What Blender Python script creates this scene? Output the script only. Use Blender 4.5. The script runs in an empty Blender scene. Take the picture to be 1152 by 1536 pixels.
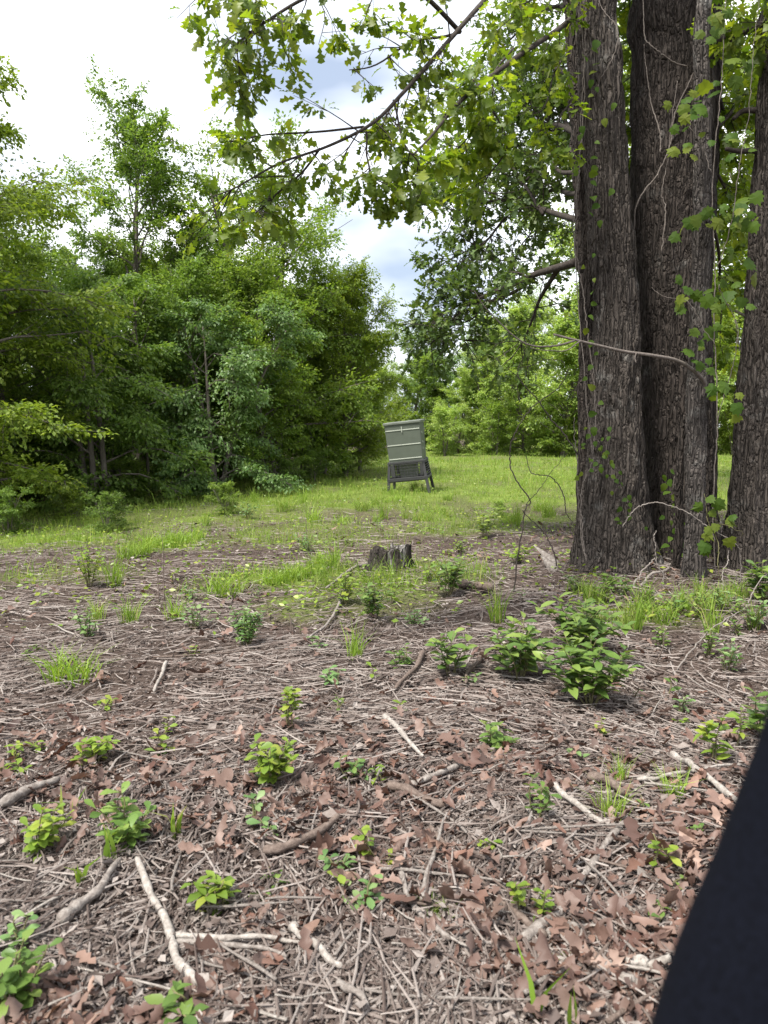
import bpy, math, random
import numpy as np
from mathutils import Matrix, Vector

random.seed(7)
RNG = np.random.default_rng(7)
scene = bpy.context.scene
col = scene.collection

# ------------------------------------------------------------------ camera
CAM_Z = 1.5
PITCH = math.radians(-6.3)
FPX = 1160.0                      # focal length in photo pixels (1152 x 1536)
cd = bpy.data.cameras.new('camera')
cam = bpy.data.objects.new('camera', cd); col.objects.link(cam)
cam.location = (0, 0, CAM_Z)
cam.rotation_euler = (math.radians(90) + PITCH, 0, 0)
cd.sensor_fit = 'VERTICAL'; cd.sensor_height = 36.0; cd.sensor_width = 27.0
cd.lens = 36.0 * FPX / 1536.0
cd.clip_start = 0.05; cd.clip_end = 1500
cd.dof.use_dof = True; cd.dof.focus_distance = 7.0; cd.dof.aperture_fstop = 5.2
scene.camera = cam

# ------------------------------------------------------------------ world, sun, exposure
SUN_EL, SUN_AZ = math.radians(60), math.radians(-135)      # azimuth from +Y, negative = left
w = bpy.data.worlds.new('World'); scene.world = w; w.use_nodes = True
nt = w.node_tree; nt.nodes.clear()
def nd(t, tree=None, **kw):
    n = (tree or nt).nodes.new(t)
    for k, v in kw.items(): setattr(n, k, v)
    return n
out = nd('ShaderNodeOutputWorld'); bg = nd('ShaderNodeBackground'); bg.inputs[1].default_value = 0.1
sky = nd('ShaderNodeTexSky'); sky.sky_type = 'NISHITA'; sky.sun_disc = False
sky.sun_elevation = SUN_EL; sky.sun_rotation = SUN_AZ; sky.air_density = 1.0; sky.dust_density = 2.0
tc = nd('ShaderNodeTexCoord')
mp = nd('ShaderNodeMapping'); mp.inputs['Scale'].default_value = (1.0, 1.0, 2.4); mp.inputs['Location'].default_value = (1.3, 0.1, 0.45)
n1 = nd('ShaderNodeTexNoise'); n1.inputs['Scale'].default_value = 2.1; n1.inputs['Detail'].default_value = 5; n1.inputs['Roughness'].default_value = 0.46
cr = nd('ShaderNodeValToRGB'); e = cr.color_ramp.elements
e[0].position = 0.36; e[0].color = (0.0, 0, 0, 1); e[1].position = 0.58; e[1].color = (1, 1, 1, 1)
cc = nd('ShaderNodeValToRGB'); e = cc.color_ramp.elements
e[0].position = 0.37; e[0].color = (2.5, 2.9, 3.6, 1); e[1].position = 0.63; e[1].color = (9.5, 9.6, 9.8, 1)
mx = nd('ShaderNodeMix'); mx.data_type = 'RGBA'
# thin overcast: blue-grey veil everywhere, white heaps in it
fac = nd('ShaderNodeMath'); fac.operation = 'MULTIPLY_ADD'; fac.inputs[1].default_value = 0.25; fac.inputs[2].default_value = 0.75
L = nt.links.new
L(tc.outputs['Generated'], mp.inputs[0]); L(mp.outputs[0], n1.inputs['Vector'])
L(n1.outputs[0], cr.inputs[0]); L(n1.outputs[0], cc.inputs[0])
L(cr.outputs[0], fac.inputs[0]); L(fac.outputs[0], mx.inputs[0])
L(sky.outputs[0], mx.inputs[6]); L(cc.outputs[0], mx.inputs[7])
L(mx.outputs[2], bg.inputs[0]); L(bg.outputs[0], out.inputs[0])

sd = bpy.data.lights.new('sun', 'SUN'); sd.energy = 3.6; sd.angle = math.radians(12); sd.color = (1, 0.96, 0.88)
sun = bpy.data.objects.new('sun', sd); col.objects.link(sun); sun.location = (-8, 12, 30)
sdir = Vector((math.sin(SUN_AZ) * math.cos(SUN_EL), math.cos(SUN_AZ) * math.cos(SUN_EL), math.sin(SUN_EL)))
sun.rotation_euler = (-sdir).to_track_quat('-Z', 'Y').to_euler()
scene.view_settings.view_transform = 'Standard'; scene.view_settings.look = 'None'
scene.view_settings.exposure = 1.35; scene.view_settings.gamma = 1.0
try: scene.view_settings.use_curve_mapping = False
except Exception: pass
scene.cycles.use_denoising = True
scene.cycles.max_bounces = 8; scene.cycles.transparent_max_bounces = 8; scene.cycles.transmission_bounces = 6

# ------------------------------------------------------------------ numeric helpers
CP, SP = math.cos(PITCH), math.sin(PITCH)
def P(px, py, Y):
    """world point seen at photo pixel (px,py) at depth Y metres along +Y"""
    xc = (px - 576) / FPX; yc = (768 - py) / FPX
    d = np.array([xc, CP - yc * SP, SP + yc * CP])
    return np.array([0, 0, CAM_Z]) + d * (Y / d[1])
def hsh(ix, iy, iz, seed):
    h = (ix.astype(np.int64) * 374761393 + iy.astype(np.int64) * 668265263 + iz.astype(np.int64) * 1274126177 + seed * 974711) & 0xffffffff
    h = ((h ^ (h >> 13)) * 1274126177) & 0xffffffff
    h = ((h ^ (h >> 16)) * 2246822519) & 0xffffffff
    return ((h ^ (h >> 15)) & 0xffffff) / float(0xffffff)
def vnoise(x, y, z=None, seed=0):
    x = np.asarray(x, float); y = np.asarray(y, float)
    z = np.zeros_like(x) if z is None else np.asarray(z, float)
    ix, iy, iz = np.floor(x), np.floor(y), np.floor(z)
    fx, fy, fz = x - ix, y - iy, z - iz
    fx = fx * fx * (3 - 2 * fx); fy = fy * fy * (3 - 2 * fy); fz = fz * fz * (3 - 2 * fz)
    def c(a, b, d): return hsh(ix + a, iy + b, iz + d, seed)
    x00 = c(0,0,0) * (1 - fx) + c(1,0,0) * fx; x10 = c(0,1,0) * (1 - fx) + c(1,1,0) * fx
    x01 = c(0,0,1) * (1 - fx) + c(1,0,1) * fx; x11 = c(0,1,1) * (1 - fx) + c(1,1,1) * fx
    y0 = x00 * (1 - fy) + x10 * fy; y1 = x01 * (1 - fy) + x11 * fy
    return y0 * (1 - fz) + y1 * fz
def fbm(x, y, z=None, o=4, seed=0):
    s = 0; a = 1; t = 0; f = 1.0
    for i in range(o):
        s = s + a * vnoise(np.asarray(x) * f, np.asarray(y) * f, None if z is None else np.asarray(z) * f, seed + i * 17)
        t += a; a *= 0.5; f *= 2.03
    return s / t
def sstep(a, b, x):
    t = np.clip((np.asarray(x, float) - a) / (b - a), 0, 1); return t * t * (3 - 2 * t)
def H(x, y):
    x = np.asarray(x, float); y = np.asarray(y, float)
    h = (fbm(x * 0.35, y * 0.35, o=3, seed=3) - 0.5) * 0.22
    h = h + (fbm(x * 1.7 + 9, y * 1.7, o=3, seed=11) - 0.5) * 0.09
    h = h + (fbm(x * 7, y * 7 + 4, o=2, seed=21) - 0.5) * 0.035 * sstep(25, 8, y)
    h = h - 0.030 * np.maximum(0, -x - 1) * sstep(4, 14, y)
    h = h + 0.10 * np.exp(-(((x - 2.9) / 1.5) ** 2 + ((y - 7.4) / 0.9) ** 2))      # mound at the oak roots
    h = h + 0.05 * np.exp(-(((x - 0.0) / 0.6) ** 2 + ((y - 8.0) / 0.5) ** 2))
    return h * sstep(0.3, 1.6, y + 1.2)
def Hs(x, y): return float(H(np.array([x]), np.array([y]))[0])
def G(px, py):
    """ground point under a photo pixel"""
    xc = (px - 576) / FPX; yc = (768 - py) / FPX
    d = np.array([xc, CP - yc * SP, SP + yc * CP]); z = 0.0; p = None
    for i in range(12):
        t = (z - CAM_Z) / d[2]; p = np.array([0, 0, CAM_Z]) + d * t
        z = 0.5 * z + 0.5 * Hs(p[0], p[1])
    p[2] = Hs(p[0], p[1]); return p
# forest edge on the left: from (-7.2,12.6) to (-0.6,27.5)
EA, EB = np.array([-7.2, 12.6]), np.array([-0.6, 27.5])
EN = np.array([-(EB - EA)[1], (EB - EA)[0]]); EN = EN / np.linalg.norm(EN)      # points into the wood
def wood(x, y): return (np.asarray(x) - EA[0]) * EN[0] + (np.asarray(y) - EA[1]) * EN[1]
def grassmask(x, y):
    x = np.asarray(x, float); y = np.asarray(y, float)
    n = fbm(x * 0.55, y * 0.55, o=4, seed=41) - 0.5
    m = sstep(11.2, 14.8, y + n * 6.5 - 0.22 * np.minimum(x, 0) * 1.2)
    for gx, gy, rx, ry, s in PATCH:
        m = np.maximum(m, s * sstep(1.25, 0.5, np.sqrt(((x - gx) / rx) ** 2 + ((y - gy) / ry) ** 2) + n * 1.1))
    m = m * (1 - 0.75 * np.exp(-(((x - 2.9) / 1.7) ** 2 + ((y - 14.2) / 1.0) ** 2)))     # bare patch before the clearing
    m = m * np.maximum(sstep(3.0, 0.2, wood(x, y) - n * 2), sstep(27, 31, y) * sstep(9, 5, wood(x, y)))
    m = m * (0.55 + 0.45 * sstep(0.36, 0.56, fbm(x * 1.3, y * 1.3, o=2, seed=77)))
    return m
PATCH = []
for (px, py, rx, ry, s) in [(240, 822, .65, .8, 1), (430, 868, .65, .5, .9), (560, 885, .6, .6, .65), (520, 905, .8, .5, .6), (60, 812, 1.4, 1.0, 1), (340, 772, 1.0, 1.0, 1), (700, 790, 1.0, .8, .7), (640, 860, .8, .7, .45), (620, 790, 1.2, 1.0, .7), (480, 800, 1.2, 1.2, .75), (330, 885, .4, .3, .5), (960, 925, .6, .3, .6), (100, 860, .8, .5, .4)]:
    g = G(px, py); PATCH.append((g[0], g[1], rx, ry, s))

# ------------------------------------------------------------------ object helpers
def link(o, parent=None):
    col.objects.link(o)
    if parent is not None: o.parent = parent
    return o
def tag(o, label=None, cat=None, group=None, kind=None):
    if label: o['label'] = label
    if cat: o['category'] = cat
    if group: o['group'] = group
    if kind: o['kind'] = kind
    return o
def empty(name, loc, label=None, cat=None, group=None, rz=0.0):
    o = bpy.data.objects.new(name, None); o.empty_display_size = 0.1
    o.location = loc; o.rotation_euler = (0, 0, rz); col.objects.link(o)
    return tag(o, label, cat, group)
def mesh_np(name, V, F, mat=None, rnd=None, smooth=True, attrs=None):
    V = np.ascontiguousarray(V, np.float32); F = np.ascontiguousarray(F, np.int32)
    me = bpy.data.meshes.new(name); nf, k = F.shape
    me.vertices.add(len(V)); me.vertices.foreach_set('co', V.ravel())
    me.loops.add(nf * k); me.loops.foreach_set('vertex_index', F.ravel())
    me.polygons.add(nf); me.polygons.foreach_set('loop_start', np.arange(0, nf * k, k, dtype=np.int32))
    try: me.polygons.foreach_set('loop_total', np.full(nf, k, np.int32))
    except Exception: pass
    me.update(calc_edges=True)
    me.polygons.foreach_set('use_smooth', np.full(nf, smooth, bool))
    if rnd is not None:
        a = me.attributes.new('rnd', 'FLOAT', 'POINT'); a.data.foreach_set('value', np.ascontiguousarray(rnd, np.float32))
    for nm, v in (attrs or {}).items():
        a = me.attributes.new(nm, 'FLOAT', 'POINT'); a.data.foreach_set('value', np.ascontiguousarray(v, np.float32))
    if mat is not None: me.materials.append(mat)
    return me
def mobj(name, me, parent=None): return link(bpy.data.objects.new(name, me), parent)
class Acc:
    """collects vertex / face arrays of one mesh"""
    def __init__(s): s.V = []; s.F = []; s.R = []; s.n = 0
    def add(s, V, F, r=None):
        V = np.asarray(V, float); F = np.asarray(F)
        if F.shape[1] == 3: F = np.concatenate([F, F[:, 2:3]], 1) if s.quad else F
        s.V.append(V); s.F.append(F + s.n); s.n += len(V)
        s.R.append(np.full(len(V), random.random()) if r is None else (np.full(len(V), r) if np.isscalar(r) else r))
    quad = False
    def mesh(s, name, mat, smooth=True):
        return mesh_np(name, np.concatenate(s.V), np.concatenate(s.F), mat, np.concatenate(s.R), smooth)
    def obj(s, name, mat, parent=None, smooth=True): return mobj(name, s.mesh(name, mat, smooth), parent)
def q2t(F): return np.concatenate([F[:, [0, 1, 2]], F[:, [0, 2, 3]]])
def norm(v): return v / np.maximum(1e-9, np.linalg.norm(v, axis=-1, keepdims=True))
def tube(path, rad, sides=6, cap=True):
    path = np.asarray(path, float); m = len(path); rad = np.broadcast_to(np.asarray(rad, float), (m,))
    T = norm(np.gradient(path, axis=0))
    ref = np.array([0, 0, 1.0]) if abs(T[0][2]) < 0.9 else np.array([1.0, 0, 0])
    N = np.zeros((m, 3)); n = np.cross(T[0], ref); n /= np.linalg.norm(n)
    for i in range(m):
        n = n - T[i] * np.dot(n, T[i]); n /= max(1e-9, np.linalg.norm(n)); N[i] = n
    B = np.cross(T, N)
    a = np.linspace(0, 2 * math.pi, sides, endpoint=False)
    V = path[:, None, :] + rad[:, None, None] * (np.cos(a)[None, :, None] * N[:, None, :] + np.sin(a)[None, :, None] * B[:, None, :])
    V = V.reshape(-1, 3)
    i = np.arange(m - 1)[:, None] * sides; j = np.arange(sides)[None, :]; k = (j + 1) % sides
    F = q2t(np.stack([i + j, i + k, i + sides + k, i + sides + j], -1).reshape(-1, 4))
    if cap:
        V = np.concatenate([V, path[:1], path[-1:]]); c0 = m * sides; c1 = c0 + 1; jj = np.arange(sides); kk = (jj + 1) % sides
        F = np.concatenate([F, np.stack([np.full(sides, c0), kk, jj], 1), np.stack([np.full(sides, c1), (m - 1) * sides + jj, (m - 1) * sides + kk], 1)])
    return V, F
def spline(pts, n):
    pts = np.asarray(pts, float); m = len(pts)
    if m == 2: 
        t = np.linspace(0, 1, n)[:, None]; return pts[0] * (1 - t) + pts[1] * t
    q = np.concatenate([2 * pts[:1] - pts[1:2], pts, 2 * pts[-1:] - pts[-2:-1]])
    u = np.linspace(0, m - 1 - 1e-6, n); i = u.astype(int); t = (u - i)[:, None]
    p0, p1, p2, p3 = q[i], q[i + 1], q[i + 2], q[i + 3]
    return 0.5 * (2 * p1 + (p2 - p0) * t + (2 * p0 - 5 * p1 + 4 * p2 - p3) * t ** 2 + (3 * p1 - p0 - 3 * p2 + p3) * t ** 3)
def wig(path, amp, rng, f=3):
    m = len(path); k = rng.normal(size=(3, f, 2)); t = np.linspace(0, 1, m)
    o = np.zeros((m, 3))
    for a in range(3):
        for b in range(f): o[:, a] += (k[a, b, 0] * np.sin((b + 1) * 2.6 * t) + k[a, b, 1] * (np.cos((b + 1) * 2.6 * t) - 1)) / (b + 1)
    return path + o * amp
def frames(D, Nh):
    """rotation matrices whose columns are x,y,z with y=D and z close to Nh"""
    D = norm(D); X = norm(np.cross(D, Nh)); Z = np.cross(X, D)
    return np.stack([X, D, Z], -1)
def scatter(tv, tf, pos, R, s, r=None):
    N = len(pos); s = np.asarray(s, float)
    if s.ndim == 1: s = np.repeat(s[:, None], 3, 1)
    V = np.einsum('nij,nkj->nki', R, tv[None] * s[:, None, :]) + pos[:, None, :]
    F = tf[None] + (np.arange(N) * len(tv))[:, None, None]
    r = RNG.random(N) if r is None else r
    return V.reshape(-1, 3), F.reshape(-1, tf.shape[1]), np.repeat(r, len(tv))
def place_leaf(name, me, pos, R, s, parent):
    if not np.isscalar(s): R = np.asarray(R) * np.asarray(s)[None, :]; s = 1.0
    o = bpy.data.objects.new(name, me); col.objects.link(o); o.parent = parent
    M = Matrix(((R[0][0] * s, R[0][1] * s, R[0][2] * s, pos[0]), (R[1][0] * s, R[1][1] * s, R[1][2] * s, pos[1]), (R[2][0] * s, R[2][1] * s, R[2][2] * s, pos[2]), (0, 0, 0, 1)))
    o.matrix_basis = M
    return o

# ------------------------------------------------------------------ leaf shapes (length 1 along +y, x across, z normal)
def strip_leaf(ts, ws, fold=0.15, droop=0.15, curl=0.0, asym=0.0, wav=0.0, seed=0):
    rg = np.random.default_rng(seed); V = []; F = []; prev = None
    for i, (t, wd) in enumerate(zip(ts, ws)):
        z0 = -droop * t * t
        if wd <= 0.001: row = [len(V)]; V.append((0, t, z0))
        else:
            row = [len(V), len(V) + 1, len(V) + 2]
            for sx in (-1, 0, 1):
                a = wd * (1 + asym * rg.normal())
                V.append((sx * a, t + (0.05 * abs(sx) if wd > 0.25 else 0), z0 + abs(sx) * (fold * a + curl * a * a) + (wav * rg.normal() if sx else 0)))
        if prev:
            if len(prev) == 3 and len(row) == 3:
                a, b, c = prev; d, e2, f = row
                F += [(a, b, e2), (a, e2, d), (b, c, f), (b, f, e2)]
            elif len(row) == 1: F += [(prev[0], prev[1], row[0]), (prev[1], prev[2], row[0])]
            elif len(prev) == 1: F += [(prev[0], row[1], row[0]), (prev[0], row[2], row[1])]
        prev = row
    return np.array(V, float), np.array(F)
T_OAK = ([0, .14, .26, .36, .50, .60, .74, .87, 1], [.018, .05, .20, .09, .42, .17, .34, .20, 0])
T_OAKL = ([0, .25, .38, .55, .68, .85, 1], [.025, .19, .08, .40, .16, .28, 0])
T_DEAD = ([0, .22, .36, .52, .66, .84, 1], [.03, .17, .11, .30, .19, .22, 0])
T_ELL = ([0, .2, .48, .8, 1], [0, .18, .26, .15, 0])
T_OBO = ([0, .25, .6, .85, 1], [0, .12, .27, .22, 0])
RHOMB = (np.array([(0, 0, 0), (-.30, .5, .06), (0, 1, -.08), (.30, .5, .06)], float), np.array([(0, 2, 1), (0, 3, 2)]))
def palm_leaf(seed=0, droop=.12):
    rg = np.random.default_rng(seed); V = [(0, .12, 0)]; pts = [(0, 0), (-.18, -.06), (-.42, .08), (-.36, .26), (-.52, .46), (-.30, .52), (-.24, .74), (-.10, .70), (0, 1.0), (.10, .70), (.24, .74), (.30, .52), (.52, .46), (.36, .26), (.42, .08), (.18, -.06)]
    V[0] = (0, .35, .03)
    for x, y in pts: V.append((x * (1 + .08 * rg.normal()), y + .02 * rg.normal(), -droop * (abs(x) * .8 + max(0, y - .4)) + .02 * rg.normal()))
    n = len(pts); return np.array(V), np.array([(0, 1 + (i + 1) % n, 1 + i) for i in range(n)])

# ------------------------------------------------------------------ materials
def newmat(name):
    m = bpy.data.materials.new(name); m.use_nodes = True; t = m.node_tree; t.nodes.clear()
    return m, t
def ramp(t, stops, interp='LINEAR'):
    r = t.nodes.new('ShaderNodeValToRGB'); r.color_ramp.interpolation = interp
    while len(r.color_ramp.elements) < len(stops): r.color_ramp.elements.new(0.5)
    for el, (p, c) in zip(r.color_ramp.elements, stops): el.position = p; el.color = (*c, 1)
    return r
def rndval(t):
    a = t.nodes.new('ShaderNodeAttribute'); a.attribute_name = 'rnd'; oi = t.nodes.new('ShaderNodeObjectInfo')
    ad = t.nodes.new('ShaderNodeMath'); ad.operation = 'ADD'; fr = t.nodes.new('ShaderNodeMath'); fr.operation = 'FRACT'
    t.links.new(a.outputs['Fac'], ad.inputs[0]); t.links.new(oi.outputs['Random'], ad.inputs[1]); t.links.new(ad.outputs[0], fr.inputs[0])
    return fr
def leafmat(name, stops, trans=0.4, rough=0.5, spec=0.35, tmul=(1.25, 1.25, 0.6)):
    m, t = newmat(name); Lk = t.links.new
    fr = rndval(t); r = ramp(t, stops); Lk(fr.outputs[0], r.inputs[0])
    tcn = t.nodes.new('ShaderNodeNewGeometry'); nz = t.nodes.new('ShaderNodeTexNoise'); nz.inputs['Scale'].default_value = 1.1; nz.inputs['Detail'].default_value = 2
    Lk(tcn.outputs['Position'], nz.inputs['Vector'])
    hv = t.nodes.new('ShaderNodeHueSaturation'); mr = t.nodes.new('ShaderNodeMapRange'); mr.inputs[1].default_value = .3; mr.inputs[2].default_value = .7; mr.inputs[3].default_value = .8; mr.inputs[4].default_value = 1.2
    Lk(nz.outputs[0], mr.inputs[0]); Lk(mr.outputs[0], hv.inputs['Value']); Lk(r.outputs[0], hv.inputs['Color'])
    p = t.nodes.new('ShaderNodeBsdfPrincipled'); p.inputs['Roughness'].default_value = rough; p.inputs['Specular IOR Level'].default_value = spec
    tr = t.nodes.new('ShaderNodeBsdfTranslucent'); mu = t.nodes.new('ShaderNodeMix'); mu.data_type = 'RGBA'; mu.blend_type = 'MULTIPLY'; mu.inputs[0].default_value = 1; mu.inputs[7].default_value = (*tmul, 1)
    ms = t.nodes.new('ShaderNodeMixShader'); ms.inputs[0].default_value = trans; o = t.nodes.new('ShaderNodeOutputMaterial')
    Lk(hv.outputs[0], p.inputs['Base Color']); Lk(hv.outputs[0], mu.inputs[6]); Lk(mu.outputs[2], tr.inputs[0])
    Lk(p.outputs[0], ms.inputs[1]); Lk(tr.outputs[0], ms.inputs[2]); Lk(ms.outputs[0], o.inputs[0])
    return m
def woodmat(name, stops, scale=40, rough=0.85, bump=0.4, stretch=(1, 1, .2), useattr=True):
    m, t = newmat(name); Lk = t.links.new
    g = t.nodes.new('ShaderNodeTexCoord'); mpn = t.nodes.new('ShaderNodeMapping'); mpn.inputs['Scale'].default_value = stretch
    nz = t.nodes.new('ShaderNodeTexNoise'); nz.inputs['Scale'].default_value = scale; nz.inputs['Detail'].default_value = 5; nz.inputs['Roughness'].default_value = .65
    Lk(g.outputs['Object'], mpn.inputs[0]); Lk(mpn.outputs[0], nz.inputs['Vector'])
    r = ramp(t, stops); o = t.nodes.new('ShaderNodeOutputMaterial'); p = t.nodes.new('ShaderNodeBsdfPrincipled')
    p.inputs['Roughness'].default_value = rough; p.inputs['Specular IOR Level'].default_value = .2
    if useattr:
        fr = rndval(t); mxn = t.nodes.new('ShaderNodeMath'); mxn.operation = 'MULTIPLY_ADD'; mxn.inputs[1].default_value = .65
        sc = t.nodes.new('ShaderNodeMath'); sc.operation = 'MULTIPLY'; sc.inputs[1].default_value = .35
        Lk(nz.outputs[0], sc.inputs[0]); Lk(fr.outputs[0], mxn.inputs[0]); Lk(sc.outputs[0], mxn.inputs[2]); Lk(mxn.outputs[0], r.inputs[0])
    else: Lk(nz.outputs[0], r.inputs[0])
    b = t.nodes.new('ShaderNodeBump'); b.inputs['Strength'].default_value = bump; b.inputs['Distance'].default_value = .01
    Lk(nz.outputs[0], b.inputs['Height']); Lk(b.outputs[0], p.inputs['Normal']); Lk(r.outputs[0], p.inputs['Base Color']); Lk(p.outputs[0], o.inputs[0])
    return m
def barkmat(name, lo, hi, lich, lamt=.62, sc=30):
    m, t = newmat(name); Lk = t.links.new
    g = t.nodes.new('ShaderNodeTexCoord'); mpn = t.nodes.new('ShaderNodeMapping'); mpn.inputs['Scale'].default_value = (1, 1, .10)
    wn = t.nodes.new('ShaderNodeTexNoise'); wn.inputs['Scale'].default_value = 9; wn.inputs['Detail'].default_value = 3
    ad = t.nodes.new('ShaderNodeMix'); ad.data_type = 'RGBA'; ad.blend_type = 'LINEAR_LIGHT'; ad.inputs[0].default_value = .022
    vo = t.nodes.new('ShaderNodeTexVoronoi'); vo.feature = 'DISTANCE_TO_EDGE'; vo.inputs['Scale'].default_value = sc
    fn = t.nodes.new('ShaderNodeTexNoise'); fn.inputs['Scale'].default_value = 75; fn.inputs['Detail'].default_value = 6; fn.inputs['Roughness'].default_value = .7
    Lk(g.outputs['Object'], mpn.inputs[0]); Lk(g.outputs['Object'], wn.inputs['Vector'])
    Lk(mpn.outputs[0], ad.inputs[6]); Lk(wn.outputs['Color'], ad.inputs[7]); Lk(ad.outputs[2], vo.inputs['Vector']); Lk(mpn.outputs[0], fn.inputs['Vector'])
    r = ramp(t, [(.3, lo), (.72, hi)]); Lk(fn.outputs[0], r.inputs[0])
    ln = t.nodes.new('ShaderNodeTexNoise'); ln.inputs['Scale'].default_value = 3.2; ln.inputs['Detail'].default_value = 7; ln.inputs['Roughness'].default_value = .72
    Lk(g.outputs['Object'], ln.inputs['Vector'])
    lr = ramp(t, [(lamt - .06, (0, 0, 0)), (lamt + .1, (1, 1, 1))]); Lk(ln.outputs[0], lr.inputs[0])
    mc = t.nodes.new('ShaderNodeMix'); mc.data_type = 'RGBA'; Lk(lr.outputs[0], mc.inputs[0]); Lk(r.outputs[0], mc.inputs[6]); mc.inputs[7].default_value = (*lich, 1)
    vr = t.nodes.new('ShaderNodeMapRange'); vr.inputs[2].default_value = .22; Lk(vo.outputs['Distance'], vr.inputs[0])
    hh = t.nodes.new('ShaderNodeMath'); hh.operation = 'MULTIPLY_ADD'; hh.inputs[1].default_value = .35; Lk(fn.outputs[0], hh.inputs[0]); Lk(vr.outputs[0], hh.inputs[2])
    b = t.nodes.new('ShaderNodeBump'); b.inputs['Strength'].default_value = 1.0; b.inputs['Distance'].default_value = .03; Lk(hh.outputs[0], b.inputs['Height'])
    p = t.nodes.new('ShaderNodeBsdfPrincipled'); p.inputs['Roughness'].default_value = .9; p.inputs['Specular IOR Level'].default_value = .15
    o = t.nodes.new('ShaderNodeOutputMaterial'); Lk(mc.outputs[2], p.inputs['Base Color']); Lk(b.outputs[0], p.inputs['Normal']); Lk(p.outputs[0], o.inputs[0])
    return m
def paint(name, c, rough=.5, metal=0.0, var=.15, sc=6):
    m, t = newmat(name); Lk = t.links.new; g = t.nodes.new('ShaderNodeTexCoord'); nz = t.nodes.new('ShaderNodeTexNoise'); nz.inputs['Scale'].default_value = sc; nz.inputs['Detail'].default_value = 6
    Lk(g.outputs['Object'], nz.inputs['Vector']); r = ramp(t, [(.3, tuple(x * (1 - var) for x in c)), (.7, tuple(min(1, x * (1 + var)) for x in c))]); Lk(nz.outputs[0], r.inputs[0])
    p = t.nodes.new('ShaderNodeBsdfPrincipled'); p.inputs['Roughness'].default_value = rough; p.inputs['Metallic'].default_value = metal; o = t.nodes.new('ShaderNodeOutputMaterial')
    b = t.nodes.new('ShaderNodeBump'); b.inputs['Strength'].default_value = .12; b.inputs['Distance'].default_value = .005; Lk(nz.outputs[0], b.inputs['Height']); Lk(b.outputs[0], p.inputs['Normal'])
    Lk(r.outputs[0], p.inputs['Base Color']); Lk(p.outputs[0], o.inputs[0]); return m

M = {}
M['yellow_foliage'] = leafmat('yellow_foliage', [(0, (.115, .180, .022)), (.6, (.175, .245, .032)), (1, (.245, .305, .052))], .5)
M['mid_foliage'] = leafmat('mid_foliage', [(0, (.105, .180, .028)), (.6, (.168, .252, .040)), (1, (.240, .315, .068))], .5)
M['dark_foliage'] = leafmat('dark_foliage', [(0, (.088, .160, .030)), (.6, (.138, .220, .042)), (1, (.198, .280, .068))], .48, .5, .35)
M['blue_foliage'] = leafmat('blue_foliage', [(0, (0.088, 0.167, 0.048)), (.6, (0.138, 0.229, 0.069)), (1, (0.209, 0.297, 0.115))], .45, .45, .4)
M['far_foliage'] = leafmat('far_foliage', [(0, (0.193, 0.296, 0.068)), (.6, (0.283, 0.388, 0.097)), (1, (0.386, 0.455, 0.145))], .5)  # pale young leaves, colour lightened further to stand in for haze
M['olive_foliage'] = leafmat('olive_foliage', [(0, (.100, .150, .045)), (.6, (.150, .200, .060)), (1, (.210, .230, .090))], .4)
M['oak_leaf'] = leafmat('oak_leaf', [(0, (.080, .130, .016)), (.5, (.125, .185, .024)), (1, (.210, .250, .036))], .58, .45, .4, (1.5, 1.5, .5))
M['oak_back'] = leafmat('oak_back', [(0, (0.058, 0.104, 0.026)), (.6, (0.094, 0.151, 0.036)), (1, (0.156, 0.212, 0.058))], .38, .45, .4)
M['far_oak'] = leafmat('far_oak', [(0, (0.095, 0.165, 0.034)), (.6, (0.151, 0.226, 0.048)), (1, (0.224, 0.286, 0.081))], .5, .45, .4)
M['vine_leaf'] = leafmat('vine_leaf', [(0, (.045, .090, .014)), (.6, (.072, .122, .018)), (1, (.135, .165, .026))], .5, .55, .15, (1.5, 1.5, .5))
M['grass'] = leafmat('grass', [(0, (.120, .205, .028)), (.5, (.175, .275, .040)), (.85, (.250, .325, .070)), (1, (.340, .310, .130))], .4, .6, .2)
M['grass_bright'] = leafmat('grass_bright', [(0, (.150, .255, .030)), (.6, (.215, .330, .042)), (1, (.290, .380, .075))], .4, .55, .3)
M['glossy_leaf'] = leafmat('glossy_leaf', [(0, (.070, .125, .028)), (.6, (.105, .175, .036)), (1, (.175, .235, .055))], .28, .42, .35)
M['lime_leaf'] = leafmat('lime_leaf', [(0, (.110, .180, .025)), (.6, (.165, .240, .032)), (1, (.250, .285, .045))], .35, .4, .4)
M['pale_leaf'] = leafmat('pale_leaf', [(0, (.085, .160, .050)), (.6, (.130, .220, .070)), (1, (.200, .270, .110))], .3, .45, .4)
M['dead_leaf'] = leafmat('dead_leaf', [(0, (0.042, 0.023, 0.018)), (.14, (0.116, 0.078, 0.065)), (.28, (0.088, 0.043, 0.032)), (.45, (0.152, 0.101, 0.082)), (.6, (0.104, 0.059, 0.046)), (.75, (0.188, 0.126, 0.102)), (.88, (0.132, 0.064, 0.044)), (1, (0.256, 0.175, 0.139))], .12, .55, .35, (1.2, .9, .6))
M['twig'] = woodmat('twig', [(.05, (0.035, 0.026, 0.021)), (.30, (0.082, 0.061, 0.053)), (.55, (0.156, 0.128, 0.114)), (.78, (0.242, 0.210, 0.191)), (.95, (0.343, 0.311, 0.288))], 60, .85, .4, (1, 1, 1))
M['stick_grey'] = woodmat('stick_grey', [(.25, (.085, .070, .061)), (.5, (.19, .165, .148)), (.75, (.31, .285, .262))], 55, .85, .7, (1, 1, 1), False)
M['stick_pale'] = woodmat('stick_pale', [(.25, (.13, .112, .098)), (.5, (.26, .232, .208)), (.75, (.40, .37, .34))], 55, .85, .7, (1, 1, 1), False)
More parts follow.
